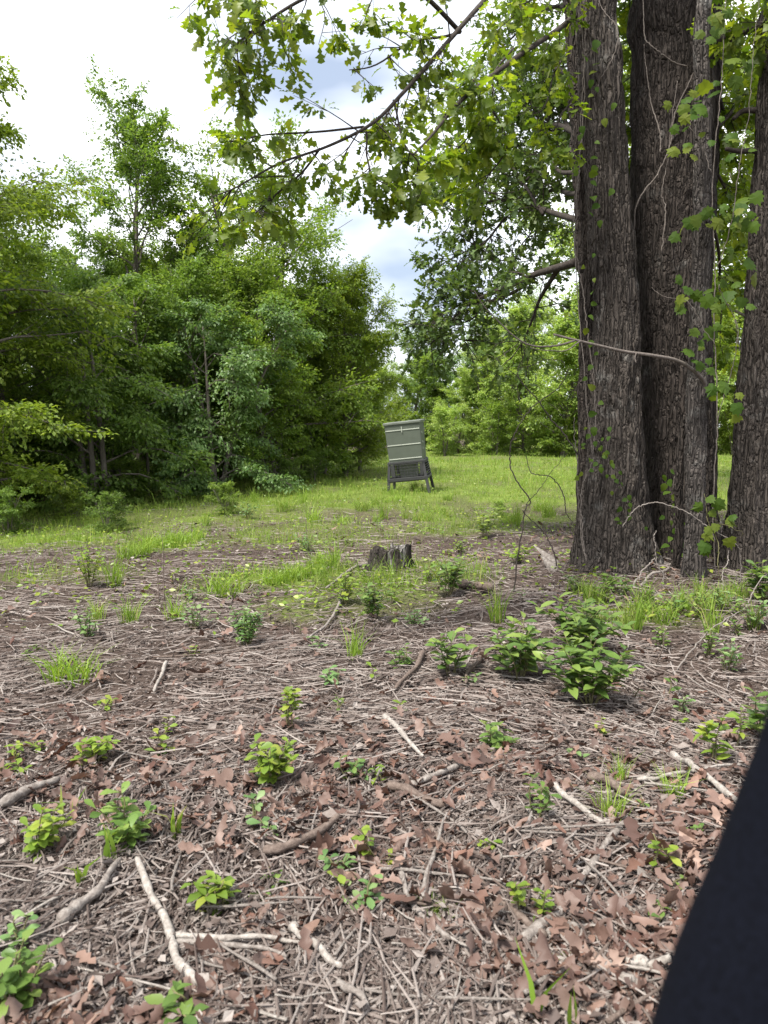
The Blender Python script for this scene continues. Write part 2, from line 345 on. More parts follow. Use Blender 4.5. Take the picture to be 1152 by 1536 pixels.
M['stick_brown'] = woodmat('stick_brown', [(.2, (.055, .040, .033)), (.5, (.12, .09, .075)), (.8, (.22, .175, .15))], 55, .85, .7, (1, 1, 1), False)
M['bark_oak'] = barkmat('bark_oak', (0.017, 0.014, 0.012), (0.122, 0.103, 0.090), (0.198, 0.187, 0.172), .62)
M['bark_dark'] = barkmat('bark_dark', (0.015, 0.012, 0.010), (0.084, 0.069, 0.060), (0.144, 0.135, 0.124), .66)
M['bark_lichen'] = barkmat('bark_lichen', (0.022, 0.018, 0.017), (0.120, 0.105, 0.095), (0.200, 0.193, 0.180), .60, 34)
M['limb'] = woodmat('limb', [(.2, (.018, .014, .012)), (.5, (.042, .034, .029)), (.8, (.085, .073, .064))], 30, .9, .8, (1, 1, 1), False)
M['forest_bark'] = woodmat('forest_bark', [(.2, (.060, .050, .043)), (.5, (.13, .112, .098)), (.8, (.23, .205, .185))], 25, .9, .8, (1, 1, .3), False)
M['green_stem'] = woodmat('green_stem', [(0, (.08, .07, .035)), (1, (.16, .15, .07))], 40, .7, .2)
M['vine_stem'] = woodmat('vine_stem', [(.25, (.060, .047, .040)), (.75, (.19, .165, .147))], 60, .85, .4, (1, 1, 1), False)

# ground material: litter soil, greener where grass grows
gm, t = newmat('forest_floor'); Lk = t.links.new
geo = t.nodes.new('ShaderNodeNewGeometry')
a1 = t.nodes.new('ShaderNodeTexNoise'); a1.inputs['Scale'].default_value = 38; a1.inputs['Detail'].default_value = 8; a1.inputs['Roughness'].default_value = .7
a2 = t.nodes.new('ShaderNodeTexNoise'); a2.inputs['Scale'].default_value = 1.6; a2.inputs['Detail'].default_value = 5
mpg = t.nodes.new('ShaderNodeMapping'); mpg.inputs['Scale'].default_value = (1, 1.7, 1); mpg.inputs['Rotation'].default_value = (0, 0, .3)
Lk(geo.outputs['Position'], mpg.inputs[0]); Lk(mpg.outputs[0], a1.inputs['Vector']); Lk(geo.outputs['Position'], a2.inputs['Vector'])
r1 = ramp(t, [(.25, (0.024, 0.017, 0.014)), (.45, (0.061, 0.044, 0.036)), (.62, (0.119, 0.090, 0.077)), (.8, (0.202, 0.163, 0.142))]); Lk(a1.outputs[0], r1.inputs[0])
r2 = ramp(t, [(.25, (.070, .110, .020)), (.5, (.125, .170, .032)), (.7, (.190, .195, .070)), (.85, (.25, .20, .12))]); Lk(a1.outputs[0], r2.inputs[0])
ga = t.nodes.new('ShaderNodeAttribute'); ga.attribute_name = 'grass'
gmx = t.nodes.new('ShaderNodeMix'); gmx.data_type = 'RGBA'; Lk(ga.outputs['Fac'], gmx.inputs[0]); Lk(r1.outputs[0], gmx.inputs[6]); Lk(r2.outputs[0], gmx.inputs[7])
hv = t.nodes.new('ShaderNodeHueSaturation'); mr = t.nodes.new('ShaderNodeMapRange'); mr.inputs[1].default_value = .3; mr.inputs[2].default_value = .7; mr.inputs[3].default_value = .75; mr.inputs[4].default_value = 1.25
Lk(a2.outputs[0], mr.inputs[0]); Lk(mr.outputs[0], hv.inputs['Value']); Lk(gmx.outputs[2], hv.inputs['Color'])
bp = t.nodes.new('ShaderNodeBump'); bp.inputs['Strength'].default_value = .9; bp.inputs['Distance'].default_value = .03; Lk(a1.outputs[0], bp.inputs['Height'])
pb = t.nodes.new('ShaderNodeBsdfPrincipled'); pb.inputs['Roughness'].default_value = .95; pb.inputs['Specular IOR Level'].default_value = .1; og = t.nodes.new('ShaderNodeOutputMaterial')
Lk(hv.outputs[0], pb.inputs['Base Color']); Lk(bp.outputs[0], pb.inputs['Normal']); Lk(pb.outputs[0], og.inputs[0])

# ================================================================== GROUND
def sinhspace(n, lo, hi, c, a):
    f = lambda u, s: np.sinh(a * u) / math.sinh(a) * s
    k = int(n * 0.5)
    return np.concatenate([c - f(np.linspace(1, 0, k, endpoint=False), c - lo), c + f(np.linspace(0, 1, n - k), hi - c)])
xs = sinhspace(280, -420, 420, 0.0, 6.6); ys = sinhspace(300, -120, 700, 3.5, 6.8)
X, Y = np.meshgrid(xs, ys); nx, ny = len(xs), len(ys)
V = np.stack([X.ravel(), Y.ravel(), H(X.ravel(), Y.ravel())], 1)
i = np.arange(ny - 1)[:, None] * nx + np.arange(nx - 1)[None, :]
F = np.stack([i, i + 1, i + nx + 1, i + nx], -1).reshape(-1, 4)
gme = mesh_np('ground', V, F, gm, attrs={'grass': grassmask(V[:, 0], V[:, 1])})
tag(mobj('ground', gme), kind='structure')

# ================================================================== FOREST TREES
def tree_proto(seed, Ht, R, tr, cb, nprim, nsec, nspr, nleaf, lsize, elev=(5, 60), shape=1.0, flat=.35, droop=.0, multi=1, dens_tip=.35, sig=.16):
    """returns (trunk mesh, crown mesh); one tapered trunk with limbs and leaf sprays at the twig ends"""
    rg = np.random.default_rng(seed); A = Acc(); LP = []; LD = []; LN = []
    for mi in range(multi):
        off = np.array([0, 0, 0.0]) if multi == 1 else np.array([rg.normal() * .12, rg.normal() * .12, 0])
        lean = rg.normal(size=2) * (.04 if multi == 1 else .16) * Ht
        tp = spline([off + (0, 0, -.25), off + np.array([lean[0] * .2, lean[1] * .2, Ht * .3]), off + np.array([lean[0] * .6, lean[1] * .6, Ht * .65]), off + np.array([lean[0], lean[1], Ht * .97])], 16)
        tp = wig(tp, .03 * Ht / 8, rg)
        tt = np.linspace(0, 1, 16); trr = tr * (1 - .9 * tt ** .9) + .008; trr[0] *= 1.35; trr[1] *= 1.12
        v, f = tube(tp, trr, 9); A.add(v, f)
        n1 = max(4, nprim // multi)
        for k in range(n1):
            s = cb + (0.98 - cb) * ((k + rg.random() * .8) / n1); p0 = np.array([np.interp(s, tt, tp[:, a]) for a in range(3)])
            az = k * 2.39996 + rg.normal() * .5 + mi * 1.7
            u = (s - cb) / (1 - cb)
            prof = (math.sin(math.pi * min(1, (u * .62 + .22))) ** .7) * shape + (1 - shape) * (1 - u)
            Lb = R * max(.18, prof) * rg.uniform(.65, 1.12)
            el = math.radians(elev[0] + (elev[1] - elev[0]) * u + rg.normal() * 9)
            d0 = np.array([math.cos(az) * math.cos(el), math.sin(az) * math.cos(el), math.sin(el)])
            end = p0 + d0 * Lb + np.array([0, 0, -droop * Lb])
            bp_ = spline([p0, p0 + d0 * Lb * .45 + np.array([0, 0, .05 * Lb]), end], 7); bp_ = wig(bp_, .03 * Lb, rg)
            r0 = max(.012, np.interp(s, tt, trr) * .45)
            v, f = tube(bp_, np.linspace(r0, .006, 7), 5, False); A.add(v, f)
            dirs = norm(np.gradient(bp_, axis=0))
            for q in range(nsec):
                ss = dens_tip + (1 - dens_tip) * rg.random() ** .8; b0 = np.array([np.interp(ss, np.linspace(0, 1, 7), bp_[:, a]) for a in range(3)])
                db = dirs[min(6, int(ss * 6))]; side = norm(np.cross(db, [0, 0, 1.0]) + 1e-6) * rg.choice([-1, 1])
                d2 = norm(db * rg.uniform(.35, 1) + side * rg.uniform(.2, 1.0) + np.array([0, 0, rg.normal() * flat - droop * .5]))
                L2 = Lb * rg.uniform(.18, .42) * (1.15 - .5 * ss)
                e2 = b0 + d2 * L2 + np.array([0, 0, -.10 * L2])
                v, f = tube(np.stack([b0, (b0 + e2) / 2 + rg.normal(size=3) * .04 * L2, e2]), [max(.006, r0 * .35), .005, .003], 3, False); A.add(v, f)
                n_ = nspr * nleaf; tq = rg.uniform(.05, 1.12, (n_, 1)); ax = e2 - b0; lat = norm(np.cross(ax, [0, 0, 1.0]) + 1e-6); roll = rg.normal() * .35; lat = lat * math.cos(roll) + np.array([0, 0, 1.0]) * math.sin(roll)
                wq = rg.uniform(-1, 1, (n_, 1)) * (sig * .9 + .42 * L2 * np.sin(np.clip(tq, 0, 1) * 2.6))
                o_ = lat[None] * wq + rg.normal(size=(n_, 3)) * np.array([.05, .05, .035]); o_[:, 2] -= (np.abs(wq[:, 0]) ** 2) * .35
                LP.append(b0 + ax * tq + o_)
                LD.append(norm(norm(ax)[None] * .6 + np.sign(wq) * lat[None] * .7 + rg.normal(size=(n_, 3)) * .4 + np.array([0, 0, -.2 - droop])))
                LN.append(np.array([0, 0, 1.0]) + rg.normal(size=(n_, 3)) * .42)
    LP = np.concatenate(LP); LD = np.concatenate(LD); LN = np.concatenate(LN)
    LP[:, 2] = np.maximum(LP[:, 2], .15)
    sz = lsize * rg.uniform(.65, 1.25, len(LP))
    v, f, r = scatter(RHOMB[0], RHOMB[1], LP, frames(LD, LN), sz)
    return A.mesh('trunk', M['forest_bark']), mesh_np('crown', v, f, M['mid_foliage'], r)
PT = {}
PT['layered'] = tree_proto(1, 8.6, 3.5, .15, .09, 52, 12, 6, 13, .105, (0, 55), 1, .35, .10, 1, .22, .22)
PT['open'] = tree_proto(2, 10.2, 2.9, .19, .38, 30, 12, 6, 13, .105, (25, 65), 1, .6, 0, 1, .30, .20)
PT['broad'] = tree_proto(3, 8.3, 3.3, .15, .06, 56, 12, 6, 12, .105, (8, 62), 1, .6, .04, 2, .20, .20)
PT['round'] = tree_proto(4, 7.4, 2.9, .13, .12, 48, 12, 6, 12, .105, (12, 65), 1, .6, .02, 1, .20, .20)
PT['drooping'] = tree_proto(5, 4.4, 2.2, .07, .06, 44, 10, 6, 11, .092, (15, 55), 1, .4, .30, 3, .15, .18)
PT['slender'] = tree_proto(6, 7.8, 1.9, .09, .08, 48, 9, 6, 11, .10, (20, 65), 1, .5, .05, 1, .12, .18)
PT['young'] = tree_proto(7, 6.6, 2.5, .10, .02, 44, 10, 6, 10, .14, (10, 65), 1, .5, .05, 2, .15, .22)
PT['bush'] = tree_proto(8, 2.2, 1.35, .025, .03, 28, 8, 5, 10, .09, (10, 70), 1, .6, .05, 5, .10, .14)
PT['sapling'] = tree_proto(9, 4.5, 1.1, .035, .22, 24, 7, 5, 9, .085, (20, 65), 1, .45, .05, 1, .15, .15)
def put_tree(kind, x, y, s, rz, mat, label, cat='tree', group=None, name=None, sz=None):
    r = empty(name or {'bush': 'leafy_bush', 'sapling': 'understory_sapling'}.get(kind, 'leafy_tree'), (x, y, Hs(x, y) - .02), label, cat, group, rz)
    r.scale = (s, s, sz or s)
    tm, cm = PT[kind]
    mobj('trunk' if kind != 'bush' else 'stems', tm, r)
    c = mobj('crown', cm, r); tag(c, kind='stuff')
    c.material_slots[0].link = 'OBJECT'; c.material_slots[0].material = M[mat]
    return r
# front row of the left-hand wood
put_tree('layered', -7.6, 13.2, .84, 0.3, 'yellow_foliage', 'yellow-green tree with layered drooping boughs at the near corner of the wood')
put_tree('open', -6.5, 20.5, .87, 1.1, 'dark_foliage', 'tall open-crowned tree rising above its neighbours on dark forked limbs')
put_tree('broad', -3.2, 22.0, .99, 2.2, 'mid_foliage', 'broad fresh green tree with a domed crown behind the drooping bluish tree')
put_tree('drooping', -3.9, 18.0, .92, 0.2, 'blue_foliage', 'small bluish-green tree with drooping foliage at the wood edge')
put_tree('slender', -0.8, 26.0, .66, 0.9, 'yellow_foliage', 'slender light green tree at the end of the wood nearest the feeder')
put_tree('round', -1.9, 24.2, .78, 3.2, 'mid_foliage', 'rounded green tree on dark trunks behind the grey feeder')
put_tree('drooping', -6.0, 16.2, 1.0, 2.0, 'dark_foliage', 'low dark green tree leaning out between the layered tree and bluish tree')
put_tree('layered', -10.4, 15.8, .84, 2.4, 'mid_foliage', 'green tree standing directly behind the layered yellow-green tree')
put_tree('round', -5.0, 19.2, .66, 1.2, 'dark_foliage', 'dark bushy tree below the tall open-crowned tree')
put_tree('broad', -8.2, 16.8, .70, 4.0, 'mid_foliage', 'full green tree between the layered tree and the tall open-crowned tree')
put_tree('round', -3.1, 19.9, .70, 5.0, 'mid_foliage', 'rounded green tree just behind the small bluish drooping tree')
put_tree('round', -1.2, 23.6, .74, 1.0, 'yellow_foliage', 'low rounded light green tree at the wood end beside the feeder')
put_tree('broad', -5.0, 21.6, .74, 3.0, 'mid_foliage', 'full green tree wedged between the tall open-crowned tree and the broad domed tree')
# rows behind
grp = 'trees filling the shaded wood'
back = [('broad', -9.8, 19.8, .74, .7, 'mid_foliage'), ('broad', -4.6, 24.8, .80, 2.9, 'mid_foliage'), ('layered', -8.9, 24.8, .80, 4.2, 'dark_foliage'), ('broad', -12.6, 19.5, .85, 5.1, 'mid_foliage'),
        ('round', -4.0, 27.0, .85, 4.4, 'mid_foliage'), ('slender', -2.4, 29.5, .82, 1.9, 'mid_foliage'), ('broad', -6.2, 29.5, .82, 3.3, 'dark_foliage'), ('round', -12.0, 26.0, .9, .5, 'mid_foliage'), ('layered', -16.0, 23.0, .85, 1.5, 'mid_foliage'), ('broad', -10.0, 32.0, .85, 2.5, 'mid_foliage'), ('round', -3.0, 34.5, .9, 2.0, 'mid_foliage'), ('broad', -14.5, 15.2, 1.0, 0.0, 'mid_foliage')]
for k, x, y, s, rz, mt in back:
    put_tree(k, x, y, s, rz, mt, 'leafy green tree deep in the shaded wood', 'tree', grp)
# shrubs in the understory
rg = np.random.default_rng(55)
for n in range(26):
    u = rg.random(); dpt = rg.uniform(1.6, 7.5); p = EA + (EB - EA) * (u * 1.15 - .12) + EN * dpt
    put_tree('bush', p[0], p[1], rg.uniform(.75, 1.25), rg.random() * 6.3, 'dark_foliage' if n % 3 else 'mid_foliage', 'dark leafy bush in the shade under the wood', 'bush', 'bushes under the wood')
for n in range(12):
    u = (n + .5 * rg.random()) / 12; p = EA + (EB - EA) * u + EN * rg.uniform(.5, 2.4)
    put_tree('sapling', p[0], p[1], rg.uniform(.7, 1.1), rg.random() * 6.3, ('mid_foliage', 'dark_foliage', 'yellow_foliage')[n % 3], 'thin-stemmed sapling at the shaded edge of the wood', 'sapling', 'saplings along the wood edge')
for (px, py, s, mt, lb) in [(198, 752, .42, 'mid_foliage', 'low fresh green bush in grass before the dark gap in the wood'), (102, 782, .26, 'yellow_foliage', 'small yellow-green bush in grass under the layered tree'),
                            (160, 800, .30, 'dark_foliage', 'small dark bush among grass left of the bright grass strip'), (338, 772, .27, 'mid_foliage', 'small round bush at the litter edge before the bluish tree'),
                            (14, 800, .34, 'dark_foliage', 'dark bush in the grass at the foot of the layered tree'), (470, 722, .42, 'dark_foliage', 'low bush on the grass below twin trunks'), (520, 716, .36, 'mid_foliage', 'low bush beside the feeder at the wood edge'), (430, 730, .34, 'dark_foliage', 'low dark bush at the wood edge between saplings'), (752, 775, .15, 'far_foliage', 'small yellow-green bush on the bare patch beyond the lime sprout')]:
    g = G(px, py); put_tree('bush', g[0], g[1], s * 1.0, random.random() * 6, mt, lb, 'bush', None, None, s * .8)
# far side of the clearing
rg = np.random.default_rng(91); grp = 'young trees across the clearing'
far = [(4.2, 44, .62, 'far_foliage'), (5.9, 43, .70, 'far_foliage'), (7.4, 41, .85, 'far_foliage'), (9.2, 40, 1.05, 'far_foliage'), (11.2, 41, 1.15, 'far_foliage'), (13.4, 42, 1.1, 'yellow_foliage'), (6.6, 48, 1.0, 'olive_foliage'), (8.8, 47, 1.2, 'far_foliage'), (2.8, 47, .55, 'mid_foliage'), (12.4, 48, 1.3, 'far_foliage'),
       (15.8, 42, 1.1, 'far_foliage'), (18.4, 43, 1.15, 'yellow_foliage'), (21.0, 44, 1.2, 'far_foliage'), (24, 45, 1.1, 'far_foliage'), (27, 47, 1.2, 'mid_foliage'), (17, 49, 1.5, 'mid_foliage'), (22.5, 51, 1.6, 'yellow_foliage'), (30, 52, 1.5, 'mid_foliage')]
for x, y, s, mt in far:
    put_tree('young', x, y, s, rg.random() * 6.3, mt, {'far_foliage': 'bright green young tree across the clearing', 'mid_foliage': 'deeper green young tree across the clearing', 'yellow_foliage': 'yellow-green young tree across the clearing', 'olive_foliage': 'olive-tan young tree with fine foliage across the clearing'}[mt], 'tree', grp + {'far_foliage': ', bright', 'mid_foliage': ', deep green', 'yellow_foliage': ', yellowish', 'olive_foliage': ', olive'}[mt])
grp = 'distant trees behind the clearing'
for n in range(16):
    x = -4 + n * 3.4 + rg.normal() * .6; y = 62 + rg.normal() * 5
    put_tree(('broad', 'round', 'open')[n % 3], x, y, rg.uniform(.75, 1.05) if x < 8 else rg.uniform(1.0, 1.4), rg.random() * 6.3, ('blue_foliage', 'far_foliage')[n % 2], 'distant tree in the back row behind the clearing', 'tree', grp)
for n in range(9):
    x = 3.3 + n * 2.9 + rg.normal() * .5; y = 40.5 + rg.normal() * .7
    put_tree('bush', x, y, rg.uniform(.7, 1.15), rg.random() * 6.3, ('far_foliage', 'mid_foliage', 'yellow_foliage')[n % 3], 'bush along the far edge of the clearing', 'bush', 'bushes across the clearing')
for kind, x, y, s_, mt, lb_ in [('open', 8.6, 17.0, 1.0, 'yellow_foliage', 'tall yellow-green tree glimpsed between the dark oak and the leaning trunk'), ('open', 6.6, 21.0, 1.05, 'far_foliage', 'tall bright green tree glimpsed through the slit between the two big oaks'), ('open', 11.5, 20.5, 1.1, 'mid_foliage', 'tall green tree behind the leaning trunk'), ('young', 1.6, 46.5, .8, 'mid_foliage', 'green young tree just behind the feeder, between wood and clearing'), ('young', -.6, 42.5, .8, 'yellow_foliage', 'yellow-green young tree filling the corner where the wood meets the far trees'), ('young', 3.2, 53, .95, 'blue_foliage', 'bluish green tree in the gap between the wood and the far young trees')]:
    put_tree(kind, x, y, s_, x, mt, lb_)
for n in range(14):
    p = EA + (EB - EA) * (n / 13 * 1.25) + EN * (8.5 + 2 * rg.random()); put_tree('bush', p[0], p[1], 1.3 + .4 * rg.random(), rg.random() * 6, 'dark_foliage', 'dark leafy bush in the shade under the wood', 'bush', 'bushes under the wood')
# bare snag above the far trees
sp = P(728, 650, 60); A = Acc()
v, f = tube(wig(np.array([[sp[0], 60, z] for z in np.linspace(-.1, 10.2, 12)]), .12, rg), np.linspace(.24, .10, 12), 8); A.add(v, f)
for z0, dx, dz in ((8.2, -.9, .5), (6.8, 1.1, .3), (9.3, .5, .5)):
    v, f = tube(spline([[sp[0], 60, z0], [sp[0] + dx * .5, 60.1, z0 + dz * .4], [sp[0] + dx, 60.2, z0 + dz]], 5), np.linspace(.05, .015, 5), 5); A.add(v, f)
o = A.obj('dead_snag', M['stick_grey']); tag(o, 'bare dead tree snag standing above the far trees', 'dead tree')

# ================================================================== OAK CLUMP ON THE RIGHT
def bark_trunk(cent, rad, nth, nz, flare, seed, deep=.027, lobes=5):
    """cent: list of (z, x, y, r) from below ground to above the frame"""
    c = np.array(cent, float); z = np.linspace(c[0, 0], c[-1, 0], nz)
    sm = spline(c, 400); cx = np.interp(z, sm[:, 0], sm[:, 1]); cy = np.interp(z, sm[:, 0], sm[:, 2]); r = np.interp(z, sm[:, 0], sm[:, 3])
    th = np.linspace(0, 2 * math.pi, nth, endpoint=False)
    Z, T = np.meshgrid(z, th, indexing='ij'); R_ = r[:, None] * np.ones_like(T)
    fl = flare * np.exp(-np.maximum(0, Z) / .28) * (1 + .55 * np.sin(lobes * T + seed) + .3 * np.sin((lobes + 3) * T + 2 * seed))
    und = (fbm(np.cos(T) * 1.1 + seed, np.sin(T) * 1.1, Z * .7, 3, seed) - .5) * .16
    Rr = R_ * (1 + und) + np.maximum(fl, 0)
    kx, ky = np.cos(T) * R_ * 32, np.sin(T) * R_ * 32
    wob = (fbm(kx * .2, ky * .2, Z * 2.5, 2, seed + 5) - .5) * 5
    n1 = vnoise(kx + wob, ky + wob, Z * 2.2, seed + 1); n2 = vnoise(kx * 2.1 + wob, ky * 2.1, Z * 7, seed + 2)
    ridge = 1 - np.abs(2 * n1 - 1) * 1.7; ridge = np.clip(ridge, -.2, 1)
    d = (-ridge * 1.0 + (n2 - .5) * .7) * deep
    Rr = Rr + d
    V = np.stack([cx[:, None] + np.cos(T) * Rr, cy[:, None] + np.sin(T) * Rr, Z], -1).reshape(-1, 3)
    i = np.arange(nz - 1)[:, None] * nth; j = np.arange(nth)[None, :]; k = (j + 1) % nth
    F = np.stack([i + j, i + k, i + nth + k, i + nth + j], -1).reshape(-1, 4)
    return V, F
def trunk_from_px(Yd, spec, top, ext):
    """spec rows (py, px_left, px_right); returns (z,x,y,r) rows running from below ground to the extension rows"""
    rows = []
    for py, a, b in spec:
        p = P((a + b) / 2, py, Yd); rows.append((p[2], p[0], Yd, (b - a) / 2 / FPX * Yd))
    rows.sort(); z0 = rows[0]
    rows = [(-.30, z0[1], Yd, z0[3])] + rows + ext
    return rows
oaks = {}
def oak_root(name, x, y, label):
    r = empty(name, (x, y, Hs(x, y)), label, 'tree'); oaks[name + label[:4]] = r; return r
def child_mesh(name, V, F, mat, root, rnd=None, smooth=True):
    loc = np.array(root.location); me = mesh_np(name, np.asarray(V) - loc, F, mat, rnd, smooth); return mobj(name, me, root)
A_x = P(920, 870, 7.55)[0]
oakA = oak_root('oak_tree', A_x, 7.55, 'massive rough-barked oak trunk with a fused second stem, climbing vine and overhanging leafy limbs')
specA = [(870, 872, 976), (800, 870, 973), (700, 880, 966), (600, 886, 962), (470, 890, 957), (306, 880, 945), (100, 869, 931), (0, 863, 924)]
rowsA = trunk_from_px(7.55, specA, None, [(7.4, 1.95, 7.6, .23), (9.5, 1.9, 7.7, .16), (11.5, 1.8, 7.7, .07)])
V, F = bark_trunk(rowsA, None, 170, 520, .15, 2); child_mesh('trunk', V, F, M['bark_oak'], oakA)
specA2 = [(870, 862, 912), (800, 866, 915), (700, 866, 918), (600, 868, 915), (470, 868, 904), (306, 861, 896), (100, 850, 884), (0, 846, 878)]
rowsA2 = trunk_from_px(7.74, specA2, None, [(7.4, 1.72, 7.8, .10), (9.0, 1.5, 8.0, .05)])
V, F = bark_trunk(rowsA2, None, 80, 420, .05, 4, .026, 3); child_mesh('second_stem', V, F, M['bark_dark'], oakA)
B_x = P(1015, 870, 8.1)[0]
oakB = oak_root('oak_tree', B_x, 8.1, 'dark furrowed oak trunk standing between the massive vine-clad oak and the thin lichened stem')
specB = [(870, 962, 1072), (700, 966, 1069), (600, 962, 1066), (470, 957, 1064), (306, 952, 1068), (100, 953, 1072), (0, 953, 1074)]
rowsB = trunk_from_px(8.1, specB, None, [(7.6, 3.2, 8.2, .30), (9.6, 3.3, 8.3, .2), (11.8, 3.5, 8.3, .08)])
V, F = bark_trunk(rowsB, None, 170, 470, .14, 6); child_mesh('trunk', V, F, M['bark_dark'], oakB)
C_x = P(1044, 900, 6.95)[0]
oakC = oak_root('oak_tree', C_x, 6.95, 'thin grey lichen-covered stem in front of the dark furrowed oak, with a bare dead limb')
specC = [(895, 1022, 1058), (800, 1027, 1058), (700, 1028, 1060), (600, 1030, 1060), (470, 1036, 1064), (306, 1040, 1066), (150, 1042, 1066), (0, 1046, 1066)]
rowsC = trunk_from_px(6.95, specC, None, [(6.6, 2.9, 7.0, .045), (8.0, 2.9, 7.0, .02)])
V, F = bark_trunk(rowsC, None, 64, 520, .03, 8, .014, 4); child_mesh('trunk', V, F, M['bark_lichen'], oakC)
D_x = P(1122, 870, 7.4)[0]
oakD = oak_root('oak_tree', D_x, 7.4, 'leaning brown oak trunk standing apart at the right of the clump')
specD = [(880, 1084, 1162), (800, 1090, 1160), (700, 1100, 1162), (600, 1106, 1168), (470, 1118, 1178), (306, 1130, 1188), (100, 1145, 1202), (0, 1150, 1206)]
rowsD = trunk_from_px(7.4, specD, None, [(7.4, 4.5, 7.4, .14), (9.6, 4.9, 7.4, .06)])
V, F = bark_trunk(rowsD, None, 130, 520, .11, 11, .024); child_mesh('trunk', V, F, M['bark_oak'], oakD)

OAKL = [strip_leaf(*T_OAK, fold=.10 + .1 * k, droop=.1 + .12 * k, asym=.10, wav=.012, seed=k) for k in range(4)]
OAKLOW = [strip_leaf(*T_OAKL, fold=.12 + .1 * k, droop=.1 + .12 * k, asym=.12, wav=.015, seed=k + 9) for k in range(3)]
oak_me = [mesh_np('leaf', v, f, M['oak_leaf']) for v, f in OAKL]

class Leafy:
    def __init__(s): s.G = []; s.P = []; s.D = []; s.N = []; s.S = []
    def branch(s, pts, r0, r1, rg, n=None, sides=7, amp=.02):
        pts = np.asarray(pts, float); n = n or 6 * len(pts); p = spline(pts, n); p = wig(p, amp, rg, 4)
        s.A = Acc(); s.G.append(s.A); v, f = tube(p, np.linspace(r0, r1, n), sides); s.A.add(v, f); return p
    def twigs(s, path, count, L, rg, r=.007, lpt=6, lsize=.11, s0=.2, s1=1.0, down=.15, sub=2, spread=1.0):
        m = len(path); dirs = norm(np.gradient(path, axis=0))
        for k in range(count):
            u = s0 + (s1 - s0) * rg.random(); i = min(m - 1, int(u * (m - 1))); b = path[i]; d = dirs[i]
            d1 = norm(d * rg.uniform(.2, .9) + rg.normal(size=3) * np.array([.6, .6, .45]) * spread + np.array([0, 0, -down]))
            l = L * rg.uniform(.5, 1.3); e = b + d1 * l; mid = (b + e) / 2 + rg.normal(size=3) * .07 * l
            tp = spline([b, mid, e], 6); v, f = tube(tp, np.linspace(r, r * .35, 6), 4, False); s.A.add(v, f)
            tips = [(e, d1)]
            for q in range(sub):
                j = rg.integers(2, 5); d2 = norm(d1 * .7 + rg.normal(size=3) * .7 + np.array([0, 0, -down])); e2 = tp[j] + d2 * l * rg.uniform(.3, .6)
                v, f = tube(np.stack([tp[j], e2]), [r * .5, r * .25], 3, False); s.A.add(v, f); tips.append((e2, d2))
            for (tpn, td) in tips:
                nl = max(2, rg.poisson(lpt)); o = rg.normal(size=(nl, 3))
                s.P.append(tpn + o * .02 - td * rg.random((nl, 1)) * l * .25); s.D.append(norm(td * .7 + norm(o) * .95 + np.array([0, 0, -down])))
                s.N.append(np.array([0, -.1, 1.0]) + rg.normal(size=(nl, 3)) * .5); s.S.append(lsize * rg.uniform(.6, 1.25, nl))
    def flush(s, root, nparts, mat, back_mat=None, limbname='limb', limbmat='limb', crown='crown'):
        for a_ in s.G: child_mesh(limbname, np.concatenate(a_.V), np.concatenate(a_.F), M[limbmat], root, np.concatenate(a_.R))
        if not s.P: return
        Pn, Dn, Nn, Sn = map(np.concatenate, (s.P, s.D, s.N, s.S)); R = frames(Dn, Nn)
        dist = np.linalg.norm(Pn - np.array([0, 0, CAM_Z]), axis=1)
        rel = Pn - np.array([0, 0, CAM_Z]); dep = rel[:, 1] * CP + rel[:, 2] * SP; up = -rel[:, 1] * SP + rel[:, 2] * CP
        vis = (dep > .5) & (np.abs(rel[:, 0] / dep) < .51) & (np.abs(up / dep) < .67)
        order = np.argsort(np.where(vis, -Sn / dist, 10)); sel = order[:nparts] if nparts else order[:0]; rest = order[nparts:]
        loc = np.array(root.location)
        for q, i in enumerate(sel): place_leaf('leaf', oak_me[q % 4], Pn[i] - loc, R[i], Sn[i], root)
        if len(rest):
            Vs, Fs, Rs, off = [], [], [], 0
            for k in range(3):
                ii = rest[k::3]
                if not len(ii): continue
                v, f, r = scatter(OAKLOW[k][0], OAKLOW[k][1], Pn[ii], R[ii], Sn[ii]); Vs.append(v); Fs.append(f + off); Rs.append(r); off += len(v)
            c = child_mesh(crown, np.concatenate(Vs), np.concatenate(Fs), M[mat], root, np.concatenate(Rs)); tag(c, kind='stuff')
rg = np.random.default_rng(17)
def PX(rows): return [P(*r) for r in rows]
# --- overhanging limbs toward the camera (oak A)
lf = Leafy()
b1 = lf.branch(PX([(872, -180, 7.4), (800, -70, 6.4), (735, 0, 5.7), (690, 48, 5.4), (640, 100, 5.2), (590, 150, 5.0), (545, 190, 4.9), (480, 222, 4.8), (410, 248, 4.7), (350, 285, 4.6), (318, 300, 4.6)]), .021, .003, rg, 50)
lf.twigs(b1, 34, .30, rg, .005, 5, .073, .30, 1.0, 0.24)
b2 = lf.branch(PX([(862, 25, 7.5), (830, 42, 7.1), (770, 72, 6.5), (720, 105, 6.1), (680, 138, 5.8), (650, 170, 5.7), (615, 205, 5.5), (592, 224, 5.4)]), .026, .004, rg, 40)
lf.twigs(b2, 9, .25, rg, .005, 4, .10, .1, .6, .2)
b3 = lf.branch(PX([(690, 48, 5.4), (620, -10, 5.0), (540, -40, 4.8), (460, -20, 4.6), (400, 10, 4.5), (350, 45, 4.45), (335, 75, 4.4)]), .016, .004, rg, 36, 6)
lf.twigs(b3, 26, .26, rg, .0045, 5, .080, .3, 1.0, 0.27)
b3b = lf.branch(PX([(460, -20, 4.6), (390, -30, 4.5), (330, -10, 4.4), (275, 12, 4.4)]), .009, .003, rg, 20, 5)
